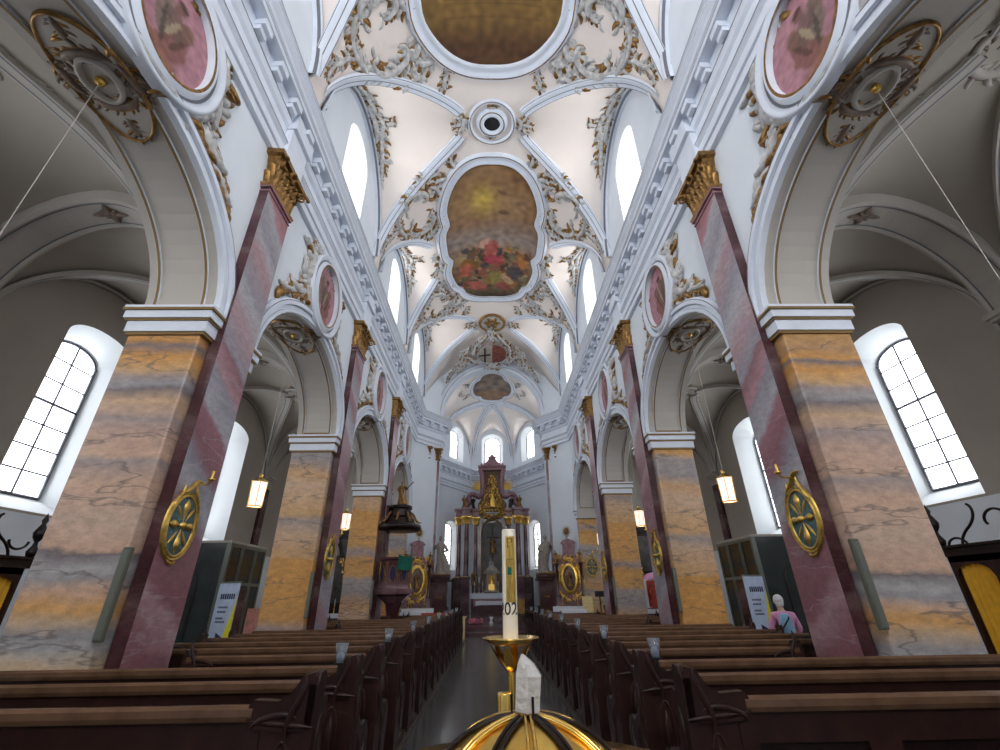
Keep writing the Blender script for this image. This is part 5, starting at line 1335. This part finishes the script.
mb = MB(); mb.box((-.62, -.25, 1.9), (-.42, .25, 5.0)); mb.build('back_board', 'darkmarble', t)
mb = MB(); mb.lathe([(0, 4.05), (.78, 4.05), (.86, 4.12), (.86, 4.22), (.80, 4.28), (.55, 4.30)], n=16); mb.lathe([(.62, 4.28), (.55, 4.5), (.42, 4.6), (.40, 4.85), (.46, 4.9), (.44, 5.0), (.2, 5.05), (0, 5.08)], n=12, sm=False); mb.build('canopy', 'wood', t)
mb = MB()
for a in range(8):
    an = PI / 4 * a; c_, s_ = math.cos(an), math.sin(an)
    F = lambda u, v, h, c_=c_, s_=s_: V((c_ * u - s_ * h, s_ * u + c_ * h, v))
    mb.tube([F(u, v, 0) for u, v in stroke2(.58, 4.55, 115, .75, 1.5, 12, True)], taper(27, .05), 6)
mb.build('volutes', 'golddark', t)
statue(t, (0, 0, 5.08), .95, 'golddark', 1, 2, 'crowning_figure')
mb = MB(); mb.tube([(.12, -.1, 5.6), (.45, -.14, 5.95)], .02, 5); mb.build('trumpet', 'black', t)
t2 = MB(); 
t2.grid([[(-.26 + .52 * u, -.05 - .03 * math.sin(9 * u + z * 4) , z - .05 * math.sin(3 * u)) for u in lin(0, 1, 12)] for z in (.02, -.15, -.3, -.46)]); t2.grid([[(-.26 + .52 * u, y, .03) for u in lin(0, 1, 12)] for y in (-.07, .12)])
o = tag(t2.build('green_pulpit_cloth', 'green'), 'dark green cloth hanging over the pulpit rim', 'cloth'); o.location = (-3.30, PC[3] - .72, 3.10); o.rotation_euler = (0, 0, .5)

# ---- high altar
t = thing('high_altar', 'towering baroque high altar of dark red marble and gold in the apse', 'altar', (-.03, 35.6, .62))
def B(name, a, b, mat, bev=0): mb = MB(); mb.box(a, b); return mb.build(name, mat, t, bev)
B('core_wall', (-1.35, .2, 0), (1.35, .8, 6.9), 'darkmarble'); B('predella', (-1.3, -1.6, 0), (1.3, .2, .5), 'darkmarble')
B('altar_picture', (-.78, .13, 2.3), (.78, .2, 6.2), 'darkpic')
mb = MB(); mb.tube([(-.80, .12, 2.3), (-.80, .12, 5.6)] + [(-.80 * math.cos(a), .12, 5.6 + .8 * math.sin(a)) for a in lin(0, PI, 15)] + [(.80, .12, 5.6), (.80, .12, 2.3)], .06, 8); mb.build('picture_frame', 'golddark', t)
mb = MB(); mb.tube([(0, .08, 3.1), (0, .08, 5.7)], .05, 6); mb.tube([(-.45, .08, 5.1), (.45, .08, 5.1)], .05, 6); mb.build('crucifix', 'wood', t); statue(t, (0, 0, 4.0), 1.15, 'golddark', 1, 1, 'crucified_figure')
for sx in (-1, 1):
    for x, y, r, h0 in ((1.95, -.5, .19, 2.35), (2.55, .1, .17, 2.35), (1.28, .05, .15, 2.35)):
        mb = MB(); mb.lathe([(r * 1.3, h0), (r * 1.3, h0 + .06), (r * 1.05, h0 + .14), (r, h0 + .3), (r * .98, 4.2), (r * .86, 6.0)], (sx * x, y, 0), 16); cl = mb.build('column', 'altarmarble', t)
        mb = MB(); mb.lathe([(r * 1.25, h0 - .02), (r * 1.35, h0 + .02), (r * 1.2, h0 + .09)], (sx * x, y, 0), 16); mb.build('column_base', 'gold', cl)
        c = capital('capital', r * 2.0, .55, .25, cl, 'gold'); c.location = (sx * x, y + .12, 6.0); c.rotation_euler = (0, 0, -PI / 2)
        mb = MB(); mb.box((sx * x - r * 1.5, y - r * 1.5, 0), (sx * x + r * 1.5, y + r * 1.5, 2.2)); mb.box((sx * x - r * 1.8, y - r * 1.8, 2.2), (sx * x + r * 1.8, y + r * 1.8, 2.35)); mb.build('column_pedestal', 'altarmarble' if x == 1.95 else 'darkmarble', t, .015)
        mb = MB(); q = r * 1.7; mb.box((sx * x - q, y - q, 6.55), (sx * x + q, y + .5, 6.75)); mb.box((sx * x - q * .9, y - q * .9, 6.75), (sx * x + q * .9, y + .5, 7.0)); mb.box((sx * x - q * 1.25, y - q * 1.3, 7.0), (sx * x + q * 1.25, y + .6, 7.2)); mb.build('entablature', 'rose', t, .015)
    mb = MB(); mb.box((sx * 2.3 if sx > 0 else -3.0, .2, 0), (3.0 if sx > 0 else -2.3, .7, 2.3)); mb.build('side_plinth', 'black' if 0 else 'wood', t)
    # big volute up to the crown
    P = [(2.25, 7.3), (2.0, 7.45), (1.75, 7.7), (1.85, 8.0), (1.7, 8.25), (1.4, 8.3), (1.1, 8.1), (.85, 8.2), (.75, 8.7), (.78, 9.4), (.85, 10.0), (1.0, 10.3)]
    mb = MB(); pr = []
    for i, (a, b) in enumerate(P): pr.append((a, b))
    sm_ = []
    for i in range(len(P) - 1):
        for q in lin(0, 1, 5)[:-1]:
            p0, p1, p2, p3 = P[max(0, i - 1)], P[i], P[i + 1], P[min(len(P) - 1, i + 2)]
            sm_.append(tuple(.5 * ((2 * p1[k]) + (-p0[k] + p2[k]) * q + (2 * p0[k] - 5 * p1[k] + 4 * p2[k] - p3[k]) * q * q + (-p0[k] + 3 * p1[k] - 3 * p2[k] + p3[k]) * q ** 3) for k in (0, 1)))
    F = lambda u, v, h: V((sx * u, -.15 - h, v)); ridge(mb, F, sm_, .2, 0, 1.4); ridge(mb, F, stroke2(2.0, 7.85, 90, 1.3, 4, 9), taper(27, .13), 0, 1.4); mb.build('volute', 'rose', t)
    mb = MB()
    for i, a in enumerate(lin(12, 78, 11)):
        r = math.radians(a); L_ = 1.15 if i % 2 else .85; mb.tube([(sx * .85 + sx * .2 * math.cos(r), -.05, 8.6 + .2 * math.sin(r)), (sx * .85 + sx * L_ * math.cos(r), .0, 8.6 + L_ * math.sin(r))], [.07, .012], 5)
    mb.build('gold_rays', 'gold', t)
    statue(t, (sx * 2.15, -.45, 7.2), 1.0, 'golddark', -sx, sx + 2, 'angel_figure'); statue(t, (sx * 1.45, -.4, 7.2), .9, 'wood', sx, sx + 4, 'cherub_figure')
    statue(t, (sx * 1.35, -.9, 1.8), 1.0, 'golddark', -sx, 3, 'standing_figure')
mb = MB(); prof = [(-1.15, 7.0), (-1.1, 7.6), (-.8, 8.0), (-.62, 8.6), (-.62, 9.6), (-.72, 10.2)]; poly = prof + [(-a, b) for a, b in prof[::-1]]; mb.prism(poly, lambda p, k: (p[0], -.05 + .35 * k, p[1])); mb.build('upper_panel', 'woodtop', t)
mb = MB(); 
for (x0, y_, z0, z1) in ((1.05, -.35, 10.2, 10.32), (.95, -.3, 10.32, 10.45), (1.12, -.42, 10.45, 10.55)): mb.box((-x0, y_, z0), (x0, .4, z1))
mb.lathe([(.85, 10.55), (.7, 10.8), (.4, 11.0), (.3, 11.2), (.34, 11.35), (.12, 11.45), (.06, 11.6)], n=12, sy=.5)
for x in (-.85, -.4, .4, .85): mb.lathe([(0, 0), (.09, .05), (.1, .14), (.03, .28), (0, .32)], (x, -.1, 10.55), 8)
mb.tube([(0, 0, 11.55), (0, 0, 11.95)], .03, 5); mb.tube([(-.12, 0, 11.8), (.12, 0, 11.8)], .03, 5); mb.build('crown', 'rose', t)
F = lambda u, v, h: V((u, -.1 - h, 7.75 + v))
GL = [(.55, .1, 100, 1.5, 1, 6, True, .09), (.3, -.5, 20, 1.2, -2, -7, True, .09), (.75, -.6, 60, 1.1, 2, 7, True, .08), (.3, .7, 80, 1.0, 2, 7, True, .08), (.15, 1.6, 90, 1.0, 2, 7, True, .06), (1.2, -.75, 10, 1.2, -1.5, -7, True, .08), (.35, 0, 30, .8, 3, 7, False, .08), (.4, -1.1, 0, 1.0, 2, 7, True, .07)]
w_, g_ = rocaille(F, GL + mirror(GL), 2.0, seed=4, goldshare=.5, h=1.4); w_.build('gilded_glory', 'golddark', t); g_.build('gilded_leaves', 'gold', t)
statue(t, (0, -.3, 7.3), 1.3, 'gold', 1, 1, 'central_figure')
# tabernacle, mensa and table things
t = thing('tabernacle', 'gilded temple shaped tabernacle with a glowing gold door on the high altar', 'tabernacle', (-.1, 33.3, 1.95))
mb = MB(); mb.box((-.5, -.2, 0), (.5, .3, .12)); mb.box((-.36, -.12, .12), (.36, .3, 1.15)); mb.box((-.55, -.25, 1.15), (.55, .3, 1.25)); mb.box((-.48, -.2, 1.25), (.48, .3, 1.32)); mb.lathe([(.42, 1.32), (.38, 1.45), (.2, 1.6), (.14, 1.75), (.18, 1.85), (.05, 1.98), (0, 2.15)], n=12, sy=.7); mb.build('body', 'stone', t)
for sx in (-1, 1): mb = MB(); mb.lathe([(.06, .12), (.045, .18), (.04, 1.05), (.07, 1.15)], (sx * .42, -.15, 0), 10); mb.build('column', 'golddark', t)
mb = MB(); mb.box((-.2, -.16, .0), (.2, -.12, .48)); mb.build('door', 'gold', t)
mb = MB(); mb.box((-.24, -.15, .5), (.24, -.12, 1.05)); mb.build('niche', 'golddark', t); statue(t, (0, -.15, .5), .5, 'gold', 1, 1)
t = thing('altar_table', 'long altar table with white cloth before the tabernacle', 'table', (-.1, 33.0, .62))
mb = MB(); mb.box((-1.35, -.4, 0), (1.35, .4, 1.22)); mb.build('block', 'darkmarble', t); mb = MB(); mb.box((-1.42, -.46, 1.22), (1.42, .42, 1.27)); mb.box((-1.42, -.47, .95), (1.42, -.455, 1.27)); mb.box((-1.44, -.46, .3), (-1.42, .4, 1.27)); mb.build('cloth', 'white', t)
mb = MB(); mb.box((-1.2, -.475, .5), (1.2, -.47, .95)); mb.build('frontal', 'rose', t)
for i, x in enumerate((-1.15, -.85, -.6, .45, .75, 1.05)):
    t = thing('altar_candlestick', '%s silver candlestick from the left on the high altar table' % ORD[i], 'candlestick', (x - .1, 33.0, 1.89), 'candlesticks on the high altar table'); hh = 1.0 if i in (1, 4) else .7
    mb = MB(); mb.lathe([(.10, 0), (.08, .05), (.02, .12), (.05, .25), (.02, .4), (.02, hh * .6), (.06, hh * .65), (0, hh * .66)], n=8); mb.build('stick', 'stone', t); mb = MB(); mb.lathe([(.025, hh * .65), (.025, hh), (0, hh + .01)], n=8); mb.build('candle', 'wax', t)
t = thing('front_altar', 'free standing altar with a white cloth in front of the high altar steps', 'altar', (-.1, 29.6, .46))
mb = MB(); mb.box((-.75, -.3, 0), (.75, .3, .92)); mb.build('block', 'darkmarble', t); mb = MB(); mb.box((-.95, -.4, .92), (.95, .4, .98)); mb.box((-.95, -.41, .78), (.95, -.395, .98)); mb.build('cloth', 'white', t)
mb = MB(); rr = random.Random(8)
for i in range(60): ell(mb, (rr.uniform(-.4, .4), rr.uniform(-.15, .15), rr.uniform(.05, .3)), (.05, .05, .04), 6, 4)
o = tag(mb.build('flower_arrangement', 'pinkflower'), 'low pink flower arrangement on the step before the front altar', 'flowers'); o.location = (-1.0, 28.6, .30)
o = tag(MB().lathe([(0, 0), (.14, 0), (.10, .1), (.05, .15), (.12, .35), (.11, .36), (0, .36)], n=10).build('white_vase', 'white'), 'small white vase before the front altar', 'vase'); o.location = (-.12, 28.7, .30)
t = thing('gilded_lectern', 'small gilded lectern with a carved front at the left end of the aisle', 'lectern', (-1.5, 23.0, 0)); mb = MB(); mb.box((-.2, -.15, 0), (.2, .15, .85)); mb.box((-.26, -.2, .85), (.26, .2, .9)); mb.build('body', 'screen', t); 
t = thing('wooden_chair', 'wooden chair with gilded back right of the front altar', 'chair', (1.62, 29.2, .30))
for nm_, a, b in (('seat', (-.25, -.25, .42), (.25, .25, .48)), ('backrest', (-.25, .2, .48), (.25, .25, 1.25)), ('leg', (-.24, -.24, 0), (-.19, -.19, .42)), ('leg', (.19, -.24, 0), (.24, -.19, .42)), ('leg', (-.24, .19, 0), (-.19, .24, .42)), ('leg', (.19, .19, 0), (.24, .24, .42))):
    mb = MB(); mb.box(a, b); mb.build(nm_, 'golddark' if nm_ == 'backrest' else 'wood', t)
for s in (-1, 1):
    t = thing('choir_stall', 'dark panelled choir stall in the shadow on the %s of the high altar' % SIDE[s], 'choir stall', (s * 3.35, 32.0, .62)); mb = MB(); mb.box((-.35, -1.6, 0), (.35, 1.6, .5)); mb.build('seat', 'wood', t); mb = MB(); x = s * .38; mb.box((min(x, x + s * .1), -1.6, 0), (max(x, x + s * .1), 1.6, 2.0)); mb.build('back', 'wood', t)
    mb = MB(); mb.box((-.45, -1.65, 2.0), (.5, 1.65, 2.12)); mb.build('cornice', 'woodred', t)
# things by the fourth right pier
t = thing('patterned_screen', 'cream panel with gold pattern standing before the fourth right pier', 'panel', (4.35, 22.9, 0)); mb = MB(); mb.box((-.24, 0, .55), (.24, .05, 1.65)); mb.build('panel', 'screen', t); mb = MB(); mb.box((-.24, -.1, 0), (.24, .15, .55)); mb.build('foot', 'wood', t)
t = thing('black_signboard', 'small black board on a post beside the patterned panel', 'sign', (4.95, 22.9, 0)); mb = MB(); mb.box((-.22, 0, 1.62), (.22, .04, 1.86)); mb.build('board', 'black', t); mb = MB(); mb.box((-.02, .04, 0), (.02, .08, 1.7)); mb.build('post', 'iron', t)
t = thing('wooden_figure', 'small reddish wooden figure under the black board', 'figure', (5.1, 22.5, .0)); mb = MB(); mb.box((-.15, -.15, 0), (.15, .15, .75)); mb.build('stand', 'wood', t); statue(t, (0, 0, .75), .7, 'woodtop', 1, 2)
t = thing('red_kneeler', 'red cushioned kneeling bench before the left side altar', 'kneeler', (-2.55, 22.1, 0)); mb = MB(); mb.box((-.6, -.2, .9), (.6, .2, 1.08)); mb.build('cushion', 'redcloth', t); mb = MB(); mb.box((-.6, -.15, 0), (-.5, .15, .9)); mb.box((.5, -.15, 0), (.6, .15, .9)); mb.build('frame', 'wood', t)

# ---- paschal candle stand in the foreground
t = thing('candle_stand', 'tall polished brass candle stand in the middle of the aisle', 'candle stand', (.03, 2.5, 0))
mb = MB(); mb.lathe([(.24, 0), (.24, .02), (.06, .05), (.02, .08), (.02, .3), (.0175, 1.385)], n=20); mb.build('stem', 'brass', t)
mb = MB(); mb.lathe([(.0, 1.30), (.033, 1.30), (.036, 1.295), (.036, 1.10), (.034, .5), (0, .5)], (-.033, 0, 0), 20); mb.build('brass_sleeve', 'brass', t)
mb = MB(); mb.lathe([(.0, 1.495), (.05, 1.495), (.10, 1.505), (.135, 1.522), (.138, 1.518), (.105, 1.497), (.085, 1.49), (0, 1.49)], n=36); mb.build('drip_dish', 'brass', t)
for a in range(6):
    an = PI / 3 * a + .3; c_, s_ = math.cos(an), math.sin(an); mb = MB(); rows = []
    for q in lin(0, 1, 9):
        r = .012 + .095 * q ** .8; z = 1.375 + .12 * q; ww = .006 + .017 * math.sin(PI * q * .95 + .1)
        rows.append([(r * c_ - w_ * ww * s_ - .004 * abs(w_) * c_, r * s_ + w_ * ww * c_, z) for w_ in (-1, -.5, 0, .5, 1)])
    mb.grid(rows); mb.build('petal_arm', 'brass', t)
t = thing('paschal_candle', 'thick cream candle with gold decoration and a black year, standing on the brass dish', 'candle', (.03, 2.5, 1.497))
mb = MB(); mb.lathe([(0, 0), (.037, 0), (.0375, .01), (.0365, .515), (.034, .522), (.012, .518), (0, .515)], n=32); mb.build('wax', 'wax', t)
def CY(r): return lambda u, v: V((r * math.sin(u / r), -r * math.cos(u / r), v))
def patch(name, mat, u0, u1, z0, z1, r=.0385): 
    f = CY(r); mb = MB(); mb.grid([[f(u, z) for u in lin(u0, u1, 8)] for z in (z0, z1)]); return mb.build(name, mat, t)
patch('gold_leaf', 'gold', -.020, .034, .175, .485)
patch('cross_beam', 'brass', -.004, .004, .18, .44, .0392); patch('cross_arm', 'brass', -.018, .02, .37, .378, .0392); patch('green_jewel', 'green', -.010, .010, .30, .335, .0397)
f = CY(.0392)
textmesh('P', .07, 'chi_rho', 'golddark', t, lambda x, y: f(x + .002, y + .45)); textmesh('2023', .078, 'year_numbers', 'tick', t, lambda x, y: f(x * .92 + .004, y + .145), .0008)
# ---- font lid with crystal
t = thing('font_lid', 'domed brass font lid with dark ribs at the bottom edge of the picture', 'font lid', (.035, 1.5, 1.0))
mb = MB(); mb.lathe([(.33, .0), (.34, .03), (.30, .14)], n=48); mb.lathe([(.43, .262), (.43, .285), (.28, .295), (.235, .26)], n=48, sy=.8); mb.build('rim', 'brass', t)
mb = MB(); mb.lathe([(.25 * math.cos(a), .24 + .165 * math.sin(a)) for a in lin(0, PI / 2 - .02, 12)], n=36); mb.build('dome', 'gold', t)
for a in range(12):
    an = PI / 6 * a; mb = MB(); c_, s_ = math.cos(an), math.sin(an)
    for off in (-.008, .008): mb.tube([(.255 * math.cos(q) * c_ - off * s_, .255 * math.cos(q) * s_ + off * c_, .24 + .172 * math.sin(q)) for q in lin(0, PI / 2, 12)], .0055, 6)
    mb.build('rib', 'brass' if a % 2 else 'wood', t)
mb = MB(); mb.lathe([(.03, .395), (.018, .402), (.010, .408)], n=10)
for a in range(3):
    an = 2 * PI * a / 3 - PI / 2 + .35; r = .042; mb.tube([(0, 0, .405), (r * math.cos(an), r * math.sin(an), .408), (r * math.cos(an), r * math.sin(an), .455)], .004, 6)
mb.build('claw_mount', 'iron', t)
m = mk('rock_crystal', (.93, .91, .88), .12, var=.12, vscale=30, bump=.6, bscale=45); m.node_tree.nodes['Principled BSDF'].inputs['Transmission Weight'].default_value = .45; M['crystal'] = m
mb = MB(); n = 6; rows = []
for z, r, dx in ((.0, .024, 0), (.006, .034, 0), (.095, .036, .003), (.125, .024, -.004), (.150, .003, -.014)): rows.append([(dx + r * math.cos(2 * PI * i / n + .4), r * math.sin(2 * PI * i / n + .4), z) for i in range(n)])
mb.grid(rows, 0, False, True); mb.add(rows[0], [tuple(range(6))]); mb.add(rows[-1], [tuple(range(6))])
o = tag(mb.build('rock_crystal', 'crystal'), 'pointed clear rock crystal held in a black claw on the font lid', 'crystal'); o.location = (.037, 1.5, 1.412); o.scale = (1.12, 1.12, .92); o.rotation_euler = (0, .04, 0)

# ------------------------------------------------------------------ camera and light
cam = bpy.data.cameras.new('camera'); co = bpy.data.objects.new('camera', cam); COL.objects.link(co)
cam.sensor_width = 36; cam.lens = 442.1 * 36 / 1000; cam.clip_start = .05; cam.clip_end = 200
pt, yw, rl = .464, .022, -.014
Fd = V((math.sin(yw) * math.cos(pt), math.cos(yw) * math.cos(pt), math.sin(pt)))
Rt = V((math.cos(yw), -math.sin(yw), 0)); Up = Rt.cross(Fd)
R2 = Rt * math.cos(rl) + Up * math.sin(rl); U2 = Up * math.cos(rl) - Rt * math.sin(rl)
mt = Matrix.Identity(4)
for i in range(3): mt[i][0], mt[i][1], mt[i][2] = R2[i], U2[i], -Fd[i]
mt[0][3], mt[1][3], mt[2][3] = -.059, 0, CAMZ
co.matrix_world = mt; S.camera = co
w = bpy.data.worlds.new('daylight'); S.world = w; w.use_nodes = True
w.node_tree.nodes['Background'].inputs['Color'].default_value = (.82, .9, 1, 1)
w.node_tree.nodes['Background'].inputs['Strength'].default_value = 1.6
S.view_settings.view_transform = 'Standard'; S.view_settings.look = 'None'; S.view_settings.exposure = 0.65; S.view_settings.gamma = 1
S.view_settings.use_curve_mapping = False
S.cycles.max_bounces = 7; S.cycles.diffuse_bounces = 5; S.cycles.use_denoising = True
S.cycles.sample_clamp_indirect = 6
